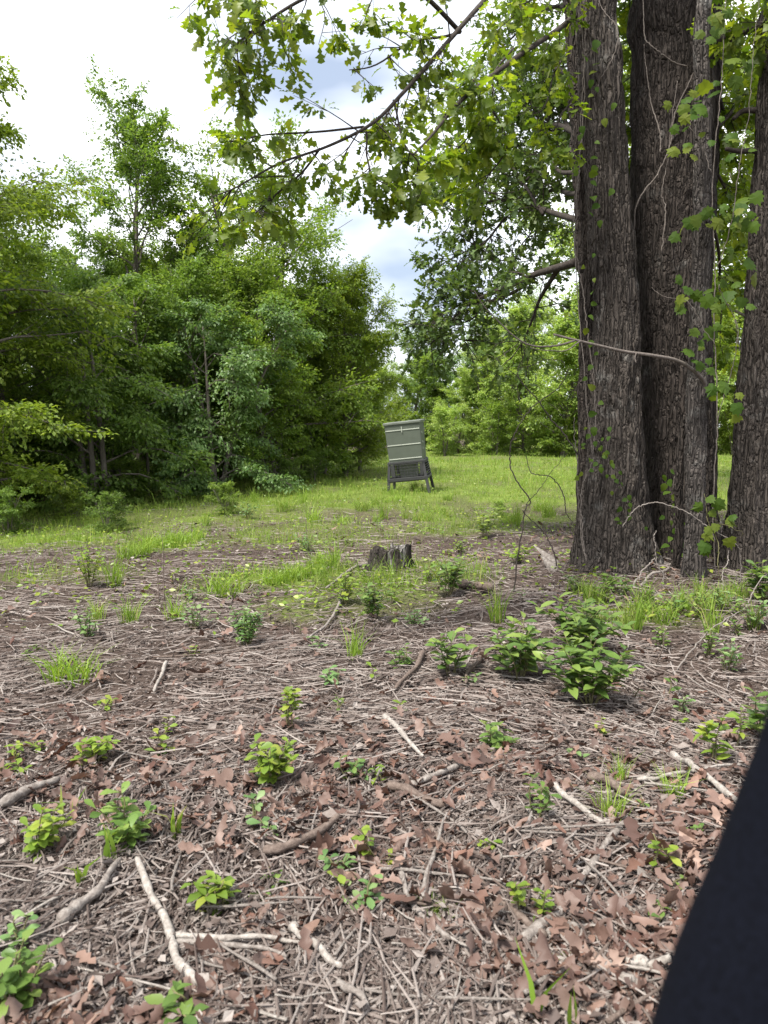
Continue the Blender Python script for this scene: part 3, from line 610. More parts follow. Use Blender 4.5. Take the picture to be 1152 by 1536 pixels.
lf.twigs(b3b, 12, .22, rg, .004, 4, .080, .2, 1.0, 0.27)
b4 = lf.branch(PX([(545, 190, 4.9), (552, 225, 4.85), (560, 262, 4.8), (566, 285, 4.8)]), .008, .003, rg, 18, 5)
lf.twigs(b4, 9, .20, rg, .004, 4, .080, .3, 1.0, 0.42)
b5 = lf.branch(PX([(480, 222, 4.8), (440, 262, 4.75), (410, 300, 4.7), (385, 320, 4.7)]), .008, .003, rg, 18, 5)
lf.twigs(b5, 13, .20, rg, .004, 4, .080, .2, 1.0, 0.32)
b6 = lf.branch(PX([(590, 150, 5.0), (610, 200, 4.95), (625, 245, 4.9), (632, 262, 4.9)]), .007, .003, rg, 18, 5)
lf.twigs(b6, 7, .18, rg, .004, 5, .10, .45, 1.0, .25)
b7 = lf.branch(PX([(545, 190, 4.9), (450, 195, 4.8), (380, 200, 4.7), (345, 215, 4.65)]), .008, .003, rg, 18, 5)
lf.twigs(b7, 8, .18, rg, .004, 4, .080, .3, 1.0, 0.32)
b8 = lf.branch(PX([(690, 48, 5.4), (620, 60, 5.2), (560, 75, 5.1), (500, 90, 5.0)]), .010, .003, rg, 18, 5)
lf.twigs(b8, 9, .24, rg, .004, 4, .080, .2, 1.0, 0.22)
# yellow-green boughs hanging beside the trunk
for pts, nt_ in [([(770, 72, 6.5), (745, 115, 6.4), (738, 165, 6.3), (715, 200, 6.3), (680, 245, 6.2), (655, 262, 6.2)], 22), ([(858, 70, 7.5), (835, 110, 7.2), (822, 160, 7.0), (800, 175, 6.9)], 9), ([(862, 25, 7.5), (830, -10, 7.0), (790, 10, 6.8), (770, 30, 6.7)], 12), ([(738, 165, 6.3), (760, 210, 6.3), (745, 250, 6.3), (742, 268, 6.3)], 10), ([(720, 105, 6.1), (690, 150, 6.0), (668, 185, 6.0)], 10), ([(864, 150, 7.6), (845, 175, 7.2), (835, 200, 7.1), (842, 230, 7.0)], 8)]:
    b = lf.branch(PX(pts), .010, .003, rg, 24, 5, .015); lf.twigs(b, int(nt_ * .8), .24, rg, .004, 5, .105, .15, 1.0, .25)
lf.flush(oakA, 300, 'oak_leaf')
# --- limbs reaching back over the clearing (oak A): small dark leaves
lb = Leafy()
back_limbs = [([(868, 330, 7.8), (815, 322, 8.8), (770, 315, 9.6), (720, 312, 10.3), (680, 318, 10.8), (650, 300, 11)], .05, 30), ([(866, 392, 7.8), (838, 402, 8.2), (800, 418, 8.9), (755, 440, 9.6), (720, 458, 10.2), (700, 480, 10.4), (684, 512, 10.6), (680, 545, 10.7)], .065, 26),
              ([(838, 402, 8.2), (812, 430, 8.6), (795, 452, 8.9), (782, 485, 9.1), (770, 512, 9.2), (750, 545, 9.3)], .04, 10), ([(800, 418, 8.9), (760, 425, 9.8), (715, 445, 10.6), (690, 450, 11), (655, 470, 11.3)], .04, 24), ([(770, 315, 9.6), (730, 350, 10.2), (690, 375, 10.8), (650, 400, 11.2)], .025, 26),
              ([(815, 322, 8.8), (790, 270, 9.4), (755, 240, 10), (710, 225, 10.4)], .03, 26), ([(790, 270, 9.4), (800, 220, 9.8), (780, 180, 10.2), (740, 160, 10.5)], .025, 24), ([(720, 458, 10.2), (690, 500, 10.6), (660, 520, 10.9), (645, 540, 11)], .018, 16), ([(868, 260, 7.8), (840, 250, 8.6), (820, 200, 9.2), (830, 150, 9.5), (810, 100, 9.8)], .035, 30), ([(755, 440, 9.6), (770, 380, 10), (800, 360, 10.3), (830, 350, 10.5)], .02, 14), ([(684, 512, 10.6), (690, 540, 10.7), (700, 560, 10.8)], .012, 7)]
for pts, r0, n in back_limbs:
    b = lb.branch(PX(pts), r0 * .68, .005, rg, 30, 7, .05); lb.twigs(b, int(n * 1.45), .55, rg, .007, 6, .095, .22, 1.0, .0, 3, 1.2)
lb.flush(oakA, 0, 'oak_back', crown='back_crown')
lb = Leafy()
for pts, r0, n in [([(866, 120, 7.8), (830, 90, 9), (790, 110, 10), (740, 130, 11), (700, 150, 11.6)], .03, 34), ([(868, 200, 7.9), (835, 180, 9), (800, 210, 10), (750, 215, 11), (700, 240, 11.8), (670, 260, 12)], .035, 40), ([(866, 60, 7.8), (830, 20, 9), (780, 40, 10), (730, 60, 11)], .03, 30), ([(868, 290, 7.9), (840, 270, 9), (810, 290, 10), (770, 290, 11)], .03, 26), ([(868, 230, 8), (850, 160, 9.5), (845, 100, 10.5), (840, 40, 11)], .03, 26)]:
    b = lb.branch(PX(pts), r0, .006, rg, 30, 6, .05); lb.twigs(b, n, .6, rg, .006, 5, .10, .2, 1.0, .0, 3, 1.3)
lb.flush(oakA, 0, 'far_oak', crown='upper_back_crown')
# --- crown above the picture (oak A and B)
for root, mt, spots in ((oakA, 'oak_leaf', [(7.2, 3.0, 12), (8.4, 2.6, 10), (9.6, 2.0, 10), (10.8, 1.2, 8)]), (oakB, 'oak_leaf', [(6.6, 3.0, 12), (8.0, 2.8, 12), (9.4, 2.2, 10), (10.9, 1.4, 8)]), (oakD, 'oak_leaf', [(6.4, 2.2, 9), (7.6, 1.8, 8), (8.8, 1.2, 6)])):
    lc = Leafy(); rws = {oakA: rowsA, oakB: rowsB, oakD: rowsD}[root]; rr = np.array(rws); sm = spline(rr, 200)
    for z, Lr, n in spots:
        for k in range(n):
            az = k * 6.283 / n + rg.normal() * .3; zz = z + rg.normal() * .3; c = np.array([np.interp(zz, sm[:, 0], sm[:, 1]), np.interp(zz, sm[:, 0], sm[:, 2]), zz]); el = rg.uniform(.05, .6)
            l = Lr * rg.uniform(.7, 1.1); d = np.array([math.cos(az) * math.cos(el), math.sin(az) * math.cos(el), math.sin(el)])
            if d[1] < -.3 and z < 8: el2 = .7; d = np.array([math.cos(az) * math.cos(el2), math.sin(az) * math.cos(el2), math.sin(el2)])
            b = lc.branch([c, c + d * l * .5 + np.array([0, 0, .15]), c + d * l], .03, .006, rg, 12, 5, .04); lc.twigs(b, 5, .5, rg, .007, 6, .13, .3, 1.0, .05, 2)
    lc.flush(root, 0, mt)
# --- limbs right of the trunks
lr_ = Leafy()
for pts, r0, n in [([(1068, 70, 7.9), (1105, 42, 7.4), (1150, 18, 7.0), (1200, -10, 6.6)], .06, 18), ([(1066, 200, 8.0), (1090, 165, 8.4), (1120, 150, 8.8), (1160, 120, 9)], .03, 24), ([(1066, 240, 8.2), (1095, 290, 9), (1110, 330, 9.6), (1130, 350, 10)], .02, 22), ([(1068, 100, 8.0), (1085, 180, 8.6), (1100, 240, 9.2), (1120, 270, 9.5)], .03, 22), ([(1066, 330, 8.2), (1090, 400, 9), (1095, 450, 9.6), (1100, 520, 10)], .02, 16), ([(958, 60, 8.0), (945, 120, 8.6), (948, 200, 9), (946, 280, 9.3)], .02, 20), ([(962, -60, 8.2), (948, -20, 8.9), (944, 30, 9.5), (944, 80, 9.9), (946, 130, 10.2)], .02, 34)]:
    b = lr_.branch(PX(pts), r0, .005, rg, 24, 6, .03); lr_.twigs(b, n, .36, rg, .006, 6, .125, .2, 1.0, .15, 2)
lr_.flush(oakB, 60, 'oak_leaf', crown='side_crown')
ld = Leafy()
for pts, r0 in [([(1140, 228, 7.4), (1112, 226, 7.4), (1088, 222, 7.4)], .03), ([(1138, 165, 7.45), (1115, 168, 7.5), (1098, 178, 7.5)], .03)]:
    ld.branch(PX(pts), r0, .018, rg, 12, 7, .006)
ld.flush(oakD, 0, 'oak_leaf', limbname='broken_limb')
# dead bare limb of the thin stem
ld = Leafy()
b = ld.branch(PX([(1050, 600, 6.9), (1058, 575, 6.85), (1046, 556, 6.75), (1020, 538, 6.65), (985, 531, 6.55), (940, 526, 6.5), (900, 518, 6.45), (862, 510, 6.4), (835, 504, 6.4)]), .020, .009, rg, 50, 8, .012)
ld.branch(PX([(862, 511, 6.4), (835, 518, 6.4), (800, 518, 6.4), (772, 506, 6.4), (745, 484, 6.4), (722, 462, 6.4), (708, 440, 6.4)]), .009, .004, rg, 30, 5, .012)
ld.branch(PX([(870, 512, 6.4), (850, 520, 6.38), (820, 518, 6.36), (790, 514, 6.35)]), .006, .003, rg, 16, 5, .01)
ld.branch(PX([(955, 528, 6.5), (952, 536, 6.48), (953, 543, 6.47)]), .006, .004, rg, 6, 5, .002)
ld.flush(oakC, 0, 'oak_leaf', limbname='dead_limb', limbmat='vine_stem')
# forked lower stem fused beside the thin trunk
ld = Leafy()
ld.branch(PX([(1040, 905, 7.1), (1014, 870, 7.2), (1022, 800, 7.15), (1020, 720, 7.1), (1030, 640, 7.05), (1050, 595, 6.95)]), .05, .03, rg, 40, 9, .015)
ld.flush(oakC, 0, 'oak_leaf', limbname='side_stem', limbmat='bark_dark')

# ------------------------------------------------------------------ climbing vines
PALM = [palm_leaf(k, .1 + .08 * k) for k in range(3)]; palm_me = [mesh_np('leaf', v, f, M['vine_leaf'], smooth=False) for v, f in PALM]
HEART = [strip_leaf([0, .08, .3, .6, .85, 1], [.02, .30, .40, .30, .13, 0], fold=.15, droop=.15 + .15 * k, asym=.06, seed=k) for k in range(3)]; heart_me = [mesh_np('leaf', v, f, M['vine_leaf']) for v, f in HEART]
def vine(root_px, Y0, stems, leaves, label, meshes, lsize, name='climbing_vine', stemmat='vine_stem', face=(-.2, -1, .45)):
    b = P(*root_px, Y0); root = empty(name, tuple(b), label, 'vine'); A = Acc(); loc = np.array(b)
    for pts, r0 in stems:
        p = wig(spline(PX(pts), 12 * len(pts)), .03, rg, 6) + rg.normal(size=(12 * len(pts), 3)) * .004; r0 *= .8; v, f = tube(p, np.linspace(r0, r0 * .55, len(p)), 5); A.add(v - loc, f)
    A.obj('stem', M[stemmat], root)
    for q, (px, py, Yv, s) in enumerate(leaves):
        p = P(px, py, Yv) - loc; d = norm(np.array([rg.normal() * .8, -.35 + rg.normal() * .3, -.75 + rg.normal() * .45]))
        n = np.array(face) + rg.normal(size=3) * .45
        place_leaf('leaf', meshes[q % len(meshes)], p, frames(d[None], n[None])[0], lsize * s, root)
    return root
lv = [(rg.normal(890, 14) if True else 0, y, 7.15, rg.uniform(.6, 1.2)) for y in np.linspace(60, 330, 24)] + [(rg.normal(885, 9), y, 7.12, rg.uniform(.5, 1)) for y in np.linspace(380, 640, 15)] + [(rg.normal(895, 14), y, 7.08, rg.uniform(.45, .8)) for y in np.linspace(640, 715, 22)] + [(rg.normal(905 + (y - 690) * .35, 14), y, 7.05, rg.uniform(.4, .75)) for y in np.linspace(665, 790, 22)]
vine((878, 850), 7.06, [([(880, 845, 7.1), (874, 790, 7.15), (874, 730, 7.16), (888, 690, 7.15), (892, 600, 7.18), (884, 520, 7.2), (878, 440, 7.24), (866, 340, 7.25), (878, 260, 7.24), (882, 190, 7.24), (890, 100, 7.25), (896, 0, 7.26), (898, -60, 7.3)], .008), ([(888, 690, 7.15), (866, 420, 7.3), (872, 300, 7.28), (884, 150, 7.25), (880, 40, 7.25), (878, -40, 7.3)], .006), ([(900, 120, 7.22), (915, 60, 7.25), (905, 0, 7.28), (902, -50, 7.3)], .006), ([(880, 845, 7.1), (870, 700, 7.3), (868, 620, 7.35)], .007)],
     lv, 'leafy vine climbing the massive oak trunk with small bright leaves', heart_me, .085)
lv = [(rg.normal(cx, 17), rg.normal(cy, 17), 6.6 + rg.normal() * .12, rg.uniform(.55, 1.35)) for cx, cy, n_ in [(1085, 30, 12), (1110, 100, 9), (1045, 160, 7), (1085, 150, 8), (1040, 215, 6), (1100, 210, 6), (1090, 330, 12), (1120, 320, 7), (1045, 335, 5), (1075, 440, 10), (1040, 440, 5), (1105, 400, 5), (1090, 490, 5), (1075, 560, 8), (1110, 620, 3), (1060, 510, 3)] for _ in range(n_)] + [(rg.normal(1020, 12), y, 6.72, rg.uniform(.7, 1.2)) for y in (170, 190, 345, 352, 435, 440, 452, 460)]
vine((1075, 890), 6.9, [([(1075, 890, 6.9), (1072, 760, 6.8), (1076, 640, 6.7), (1072, 520, 6.65), (1076, 400, 6.6), (1068, 260, 6.6), (1078, 120, 6.6), (1085, -30, 6.7)], .008), ([(1076, 400, 6.6), (1100, 300, 6.5), (1110, 180, 6.5), (1108, 60, 6.5), (1112, -40, 6.6)], .005), ([(1076, 640, 6.7), (1108, 520, 6.5), (1084, 420, 6.5)], .005), ([(1068, 260, 6.6), (1040, 200, 6.65), (1020, 180, 6.7)], .004), ([(1072, 520, 6.65), (1040, 460, 6.65), (1012, 440, 6.7)], .004)],
     lv, 'hanging vine with broad lobed leaves between the lichened stem and the leaning trunk', palm_me, .108)
lv = [(rg.normal(1012, 9), y, 7.5, rg.uniform(.6, 1.1)) for y in np.linspace(700, 830, 22)]
vine((1008, 860), 7.5, [([(1008, 860, 7.5), (1012, 800, 7.55), (1010, 740, 7.6), (1014, 695, 7.6)], .006)], lv, 'small creeper in the dark gap between oak trunks', heart_me, .085)
lv = [(rg.normal(1078, 18), y, 6.6, rg.uniform(.7, 1.2)) for y in np.linspace(745, 820, 12)]
vine((1085, 880), 6.6, [([(1085, 880, 6.6), (1082, 830, 6.6), (1070, 780, 6.6), (1068, 745, 6.6)], .005), ([(1070, 780, 6.6), (1100, 790, 6.6), (1108, 800, 6.6)], .004)], lv, 'leafy sprig growing before the gap beside the leaning trunk', palm_me, .12, 'leafy_sprig', 'green_stem')
# bare vines on the dark trunk
def barevine(rows, r, label, mat='vine_stem', name='bare_vine'):
    A = Acc(); b = np.array(P(*rows[0][0][0])); 
    for pts in rows:
        p = wig(spline(PX(pts[0]), 10 * len(pts[0])), .018, rg, 6) + rg.normal(size=(10 * len(pts[0]), 3)) * .003; v, f = tube(p, np.linspace(r * pts[1], r * pts[1] * .55, len(p)), 5); A.add(v - b, f)
    o = A.obj(name, M[mat]); o.location = b; return tag(o, label, 'vine')
barevine([([(962, 640, 7.62), (954, 470, 7.66), (950, 320, 7.66), (985, 255, 7.64), (1005, 215, 7.62), (1012, 160, 7.62), (1035, 100, 7.62), (1045, 40, 7.6), (1048, -60, 7.6)], 1), ([(992, 380, 7.6), (1002, 310, 7.6), (1000, 280, 7.6), (1012, 210, 7.6), (1030, 110, 7.6)], .8), ([(1030, 100, 7.6), (985, 80, 7.6), (968, 55, 7.62), (964, 0, 7.65), (964, -60, 7.65)], .8), ([(990, 230, 7.6), (980, 170, 7.62), (968, 110, 7.64), (966, 60, 7.64)], .8)], .009, 'bare woody vine crossing the dark furrowed oak trunk')
# dark bare sapling against the clearing
def Ys(k): return 6.4
barevine([([(770, 895, 6.6), (776, 830, 6.6), (784, 770, 6.6), (792, 755, 6.6), (768, 715, 6.6), (766, 690, 6.6), (772, 665, 6.6), (800, 620, 6.6), (845, 585, 6.6), (864, 555, 6.6)], 1), ([(835, 848, 6.6), (812, 800, 6.6), (790, 758, 6.6)], .9), ([(850, 770, 6.6), (842, 745, 6.6), (818, 710, 6.6), (790, 692, 6.6), (784, 670, 6.6)], .8), ([(866, 680, 6.6), (835, 635, 6.6), (815, 602, 6.6), (785, 575, 6.6), (778, 552, 6.6), (788, 525, 6.6), (786, 500, 6.6)], .9), ([(778, 552, 6.6), (812, 540, 6.6), (840, 545, 6.6), (862, 560, 6.6)], .5), ([(790, 757, 6.6), (815, 720, 6.6), (846, 680, 6.6)], .5), ([(850, 770, 6.6), (858, 790, 6.6), (866, 800, 6.6)], .5), ([(785, 575, 6.6), (772, 565, 6.6), (768, 556, 6.6)], .5)],
         .007, 'dark leafless briar with crossing stems beside the massive oak, against the clearing', 'limb', 'bare_briar')
# pale twigs sticking out at the trunk bases
for rows, r, lb_ in [([([(986, 905, 6.75), (986, 868, 6.75), (978, 850, 6.75), (976, 828, 6.75), (974, 812, 6.75), (977, 806, 6.75)], 1), ([(986, 880, 6.75), (1004, 878, 6.74), (1010, 884, 6.73), (1022, 876, 6.72), (1040, 876, 6.7)], .8)], .007, 'pale dead sprig standing upright before the thin lichened stem'),
                    ([([(934, 790, 6.8), (950, 762, 6.75), (975, 749, 6.7), (1000, 750, 6.68), (1028, 758, 6.66), (1060, 780, 6.65), (1098, 808, 6.65), (1105, 830, 6.65), (1108, 900, 6.65)], .9)], .006, 'pale arching stem bent across the trunk bases'),
                    ([([(946, 890, 6.7), (965, 870, 6.75), (985, 856, 6.85), (1005, 845, 6.95)], 1.6), ([(950, 885, 6.7), (962, 868, 6.75), (990, 842, 6.95)], 1)], .011, 'grey fallen branch leaning between trunk bases'),
                    ([([(975, 960, 6.2), (1012, 900, 6.5), (1024, 880, 6.6)], 1)], .006, 'thin straw-coloured stem leaning on the thin lichened trunk'),
                    ([([(1085, 925, 6.3), (1086, 880, 6.4), (1092, 855, 6.5), (1096, 830, 6.6)], 1), ([(1086, 895, 6.4), (1096, 908, 6.3), (1110, 935, 6.2)], .8)], .006, 'thin pale dead stem before the leaning trunk'),
                    ([([(985, 1050, 4.3), (1050, 960, 4.9), (1105, 905, 5.5), (1150, 862, 5.9)], 1)], .006, 'long thin stem arching up toward the leaning trunk')]:
    barevine(rows, r, lb_, 'stick_grey', 'dry_weed')['category'] = 'dead stem'

# ================================================================== FEEDER
fm = {'body': paint('olive_metal', (.074, .086, .068), .5, 0, .08, 5), 'frame': paint('dark_frame', (.024, .024, .026), .6, 0, .15, 8), 'pale': paint('pale_seam', (.36, .38, .33), .45, 0, .1), 'lid': paint('lid_metal', (.11, .122, .102), .45), 'bin': paint('feed_bin', (.17, .19, .14), .6), 'wire': paint('wire', (.03, .03, .032), .5)}
def box(c, s, bev=.004):
    x, y, z = (a / 2 for a in s); V = np.array([(sx * x, sy * y, sz * z) for sx in (-1, 1) for sy in (-1, 1) for sz in (-1, 1)], float) + np.array(c)
    return V, np.array([(0, 1, 3, 2), (4, 6, 7, 5), (0, 4, 5, 1), (2, 3, 7, 6), (0, 2, 6, 4), (1, 5, 7, 3)])
def frust(b0, b1, z0, z1, cx=0, cy=0):
    V = []
    for (wx, wy), z in ((b0, z0), (b1, z1)): V += [(-wx / 2 + cx, -wy / 2 + cy, z), (wx / 2 + cx, -wy / 2 + cy, z), (wx / 2 + cx, wy / 2 + cy, z), (-wx / 2 + cx, wy / 2 + cy, z)]
    return np.array(V, float), np.array([(3, 2, 1, 0), (4, 5, 6, 7), (0, 1, 5, 4), (1, 2, 6, 5), (2, 3, 7, 6), (3, 0, 4, 7)])
def bar(p, q, w_, d_=None):
    p, q = np.array(p, float), np.array(q, float); t_ = norm(q - p); s_ = norm(np.cross(t_, [0, 1, 0.01])); u_ = np.cross(s_, t_); d_ = d_ or w_; V = []
    for e_ in (p, q):
        for a, b_ in ((-1, -1), (1, -1), (1, 1), (-1, 1)): V.append(e_ + s_ * a * w_ / 2 + u_ * b_ * d_ / 2)
    return np.array(V), np.array([(3, 2, 1, 0), (4, 5, 6, 7), (0, 1, 5, 4), (1, 2, 6, 5), (2, 3, 7, 6), (3, 0, 4, 7)])
def piece(name, vf, mat, parent, bevel=.006):
    me = mesh_np(name, vf[0], vf[1], fm[mat], smooth=False); o = mobj(name, me, parent)
    if bevel: mdf = o.modifiers.new('bevel', 'BEVEL'); mdf.width = bevel; mdf.segments = 2; mdf.limit_method = 'ANGLE'
    return o
fg = G(617, 736)
fd = empty('game_feeder', tuple(fg + np.array([0, 0, -.02])), 'grey-green metal box game feeder leaning on a dark splayed stand in the clearing', 'feeder')
fd.rotation_euler = (math.radians(2), math.radians(-6.0), math.radians(-10))
hop = piece('hopper', frust((.76, .70), (.80, .74), .72, 1.555), 'body', fd, .01)
for z, wd in ((.79, .766), (1.10, .781), (1.43, .797)):
    piece('seam', box((0, -(.35 + .02 * (z - .72) / .835) - .004, z), (wd * .96, .014, .020)), 'pale', hop, .002)
piece('lid', box((0, 0, 1.585), (.855, .79, .06)), 'lid', fd, .012)
lt = piece('latch', box((-.015, -.385, 1.44), (.018, .02, .13)), 'pale', hop, .003)
for z in (1.33, 1.12, .98): piece('hinge', box((.405 - (1.5 - z) * .024, -.16, z), (.02, .03, .05)), 'pale', hop, .003)
for sx in (-1, 1):
    for sy in (-1, 1):
        lg = piece('leg', bar((sx * .375, sy * .34, .74), (sx * .47, sy * .43, -.06), .062, .05), 'frame', fd, .006)
for sy in (-1, 1):
    piece('rail', bar((-.39, sy * .37, .70), (.39, sy * .37, .70), .05, .05), 'frame', fd); piece('rail', bar((-.43, sy * .40, .33), (.43, sy * .40, .33), .075, .05), 'frame', fd)
    piece('panel', box((-.31, sy * .383, .53), (.09, .02, .28)), 'frame', fd, .003); piece('panel', box((.34, sy * .383, .53), (.07, .02, .28)), 'frame', fd, .003)
for sx in (-1, 1):
    piece('rail', bar((sx * .40, -.36, .70), (sx * .40, .36, .70), .05, .05), 'frame', fd); piece('rail', bar((sx * .43, -.38, .33), (sx * .43, .38, .33), .075, .05), 'frame', fd)
piece('tray', box((0, 0, .29), (.86, .80, .03)), 'frame', fd, .004)
piece('feed_bin', frust((.34, .34), (.44, .44), .33, .70), 'bin', fd, .01)
for sy in (-1, 1):
    g_ = Acc(); g_.quad = True
    for x in np.linspace(-.27, .31, 9): g_.add(*bar((x, sy * .395, .38), (x, sy * .375, .68), .012))
    for z in np.linspace(.40, .66, 5): g_.add(*bar((-.27, sy * .398, z), (.31, sy * .398, z), .012))
    o = mobj('wire_mesh', g_.mesh('wire_mesh', fm['wire'], False), fd)
for sx in (-1, 1):
    for z in np.linspace(.40, .66, 6): piece('louvre', bar((sx * (.475 - z * .09), -.34, z), (sx * (.475 - z * .09), .34, z), .035, .012), 'wire', fd, .002)

# ================================================================== STUMP AND BROKEN WOOD
g = G(583, 850); rt = empty('tree_stump', (g[0], g[1], g[2]), 'low dark sawn stump with white weathered streaks in the litter', 'stump')
th = np.linspace(0, 2 * math.pi, 72, endpoint=False); nzs = 22; Vs = []
for q, zt in enumerate(np.linspace(0, 1, nzs)):
    top = .18 + .03 * np.cos(th) + .07 * (vnoise(th * 3, th * 0, seed=4) - .5) + .07 * (vnoise(th * 9, th * 0, seed=5) - .5)
    z = -.08 + zt * (top + .08); r = .205 + .025 * np.sin(3 * th + 1) + .07 * np.exp(-np.maximum(z, 0) / .06) * (1 + .6 * np.sin(4 * th))
    r = r + .030 * (vnoise(np.cos(th) * 9, np.sin(th) * 9, z * 4, 8) - .5) - (.018 * sstep(.5, .7, vnoise(np.cos(th) * 3.5, np.sin(th) * 3.5, z * .8, 12)))
    Vs.append(np.stack([np.cos(th) * r, np.sin(th) * r * .9, z], 1))
Vs.append(Vs[-1] * np.array([.88, .88, .955])); Vs.append(Vs[-2] * np.array([.5, .5, .93]))
V = np.concatenate(Vs + [np.array([[0, 0, .14]])]); m = len(Vs); i = np.arange(m - 1)[:, None] * 72; j = np.arange(72)[None, :]; k = (j + 1) % 72
F = q2t(np.stack([i + j, i + k, i + 72 + k, i + 72 + j], -1).reshape(-1, 4)); jj = np.arange(72); F = np.concatenate([F, np.stack([(m - 1) * 72 + jj, (m - 1) * 72 + (jj + 1) % 72, np.full(72, m * 72)], 1)])
M['stump'] = barkmat('stump_bark', (.014, .012, .010), (.060, .050, .044), (.40, .38, .36), .61, 16)
for n_ in M['stump'].node_tree.nodes:
    if n_.type == 'TEX_NOISE' and abs(n_.inputs['Scale'].default_value - 3.2) < .01:
        n_.inputs['Scale'].default_value = 9; mp_ = M['stump'].node_tree.nodes.new('ShaderNodeMapping'); mp_.inputs['Scale'].default_value = (1, 1, .12); tc_ = M['stump'].node_tree.nodes.new('ShaderNodeTexCoord')
        M['stump'].node_tree.links.new(tc_.outputs['Object'], mp_.inputs[0]); M['stump'].node_tree.links.new(mp_.outputs[0], n_.inputs['Vector'])
mobj('bark', mesh_np('bark', V, F, M['stump']), rt)
def stob(px, py, tip, Yv, r, label, mat='stick_grey'):
    g = G(px, py); A = Acc(); b = np.array(g); e_ = P(*tip, Yv) - b
    for k in range(5):
        o_ = np.random.default_rng(k + int(px)).normal(size=3) * np.array([r * .5, r * .5, 0]); l = 1 - .14 * k
        v, f = tube([o_ + (0, 0, -.06), o_ + e_ * .4 * l, o_ * .6 + e_ * l], [r * .75, r * .6, .006], 7); A.add(v, f)
    o = A.obj('broken_stob', M[mat]); o.location = b; tag(o, label, 'broken wood')
stob(838, 855, (797, 818), 7.9, .07, 'grey splintered stob leaning left beside the massive oak')
stob(848, 938, (815, 900), 5.9, .05, 'dark splintered stob rising from the leafy shrub by the oak', 'stick_brown')
stob(776, 1275, (762, 1215), 2.95, .035, 'dark rotten stub poking out of the dead leaves', 'stick_brown')

# ================================================================== STICKS, DEAD LEAVES
def lie(pts, r0, r1, mat, label, name='fallen_stick', n=None, lift=.024, flat=1.0):
    gp = np.array([G(*p) for p in pts]); p = spline(gp, n or 9 * len(pts)); p = wig(p, .007, rg, 5); p[:, 2] = np.maximum(H(p[:, 0], p[:, 1]) * .35 + p[:, 2] * .65, H(p[:, 0], p[:, 1])) + r0 * .8 + lift
    b = p[0].copy(); rad = np.linspace(r0, r1, len(p)) * (.72 + .5 * vnoise(np.arange(len(p)) * .33 + r0 * 900, np.zeros(len(p)), seed=3)); rad[0] *= .6; rad[-1] *= .5; v, f = tube(p - b, rad, 9); v[:, 2] *= flat
    A = Acc(); A.add(v, f); o = A.obj(name, M[mat]); o.location = b; return tag(o, label, 'stick')
lie([(205, 1300), (228, 1350), (243, 1385), (252, 1430), (262, 1462), (288, 1493)], .011, .014, 'stick_pale', 'long pale speckled stick bent along the dead leaves below the lime seedlings')
lie([(575, 1085), (605, 1112), (640, 1146)], .016, .008, 'stick_pale', 'straight pale stick pointing down from the bare litter above the dead leaves')
lie([(940, 1238), (925, 1262), (885, 1330), (862, 1370), (832, 1400), (800, 1432)], .010, .016, 'stick_grey', 'long grey split branch running past the upright yellow-green seedling')
lie([(593, 1304), (612, 1345), (630, 1368), (655, 1395), (678, 1420)], .008, .009, 'stick_grey', 'grey stick crossing the foot of a leaning twig')
lie([(632, 1365), (650, 1305), (668, 1238)], .009, .005, 'stick_grey', 'slender grey stick crossing over another grey stick')
lie([(644, 1250), (672, 1290), (709, 1338), (760, 1385), (806, 1424)], .008, .012, 'stick_brown', 'long brown stick ending near the grey split branch')
lie([(395, 1292), (430, 1285), (465, 1268), (500, 1240)], .018, .012, 'stick_brown', 'thick curved brown stick lying among dead leaves')
lie([(262, 1418), (330, 1428), (400, 1432), (450, 1436)], .010, .005, 'stick_pale', 'pale shredded stick lying crosswise right of the long speckled stick')
lie([(265, 1426), (320, 1440), (400, 1455), (420, 1460)], .008, .005, 'stick_grey', 'grey split strip just below the pale shredded stick')
lie([(0, 1222), (40, 1205), (92, 1184)], .022, .012, 'stick_grey', 'broad grey weathered branch above the yellow-green seedlings')
lie([(90, 1400), (120, 1370), (150, 1340), (182, 1303)], .020, .008, 'stick_grey', 'grey stick with blade-like leaves beside it, left of the speckled stick')
lie([(438, 1405), (470, 1430), (512, 1470)], .014, .008, 'stick_pale', 'short pale stick with a split end right of the shredded strips')
lie([(688, 885), (712, 890), (738, 895)], .045, .035, 'stick_brown', 'short thick brown log piece beside the leafy green shrub')
lie([(938, 1462), (968, 1466), (1002, 1470)], .017, .012, 'stick_pale', 'short pale weathered stick lying by the black padded bar')
lie([(828, 1190), (860, 1215), (902, 1242)], .014, .010, 'stick_pale', 'pale split stick above the long grey branch')
lie([(880, 1180), (915, 1190), (940, 1206)], .022, .014, 'stick_brown', 'stout brown stick beside thin grass by the grey branch')
lie([(1005, 1140), (1050, 1172), (1105, 1225)], .016, .012, 'stick_pale', 'mottled pale stick sloping toward the black padded bar')
lie([(955, 1180), (1020, 1172), (1120, 1158)], .009, .005, 'stick_pale', 'thin pale stick lying crosswise above the mottled stick')
lie([(615, 1190), (655, 1175), (700, 1156)], .014, .010, 'stick_grey', 'grey stick sloping up right of the straight pale stick')
lie([(580, 1192), (620, 1200), (670, 1222)], .020, .016, 'stick_brown', 'brown barked stick under the sloping grey stick')
lie([(505, 1490), (535, 1515), (560, 1540)], .010, .008, 'stick_grey', 'short grey stick below the split-ended pale stick')
lie([(820, 1415), (880, 1400), (945, 1428)], .010, .007, 'stick_grey', 'grey stick crossing near the lower end of the split branch')
lie([(930, 1480), (955, 1500), (980, 1530)], .012, .008, 'stick_grey', 'grey stick beneath the short pale stick by the bar')
lie([(520, 890), (500, 930), (465, 965)], .014, .008, 'stick_grey', 'grey branch lying below the stump')
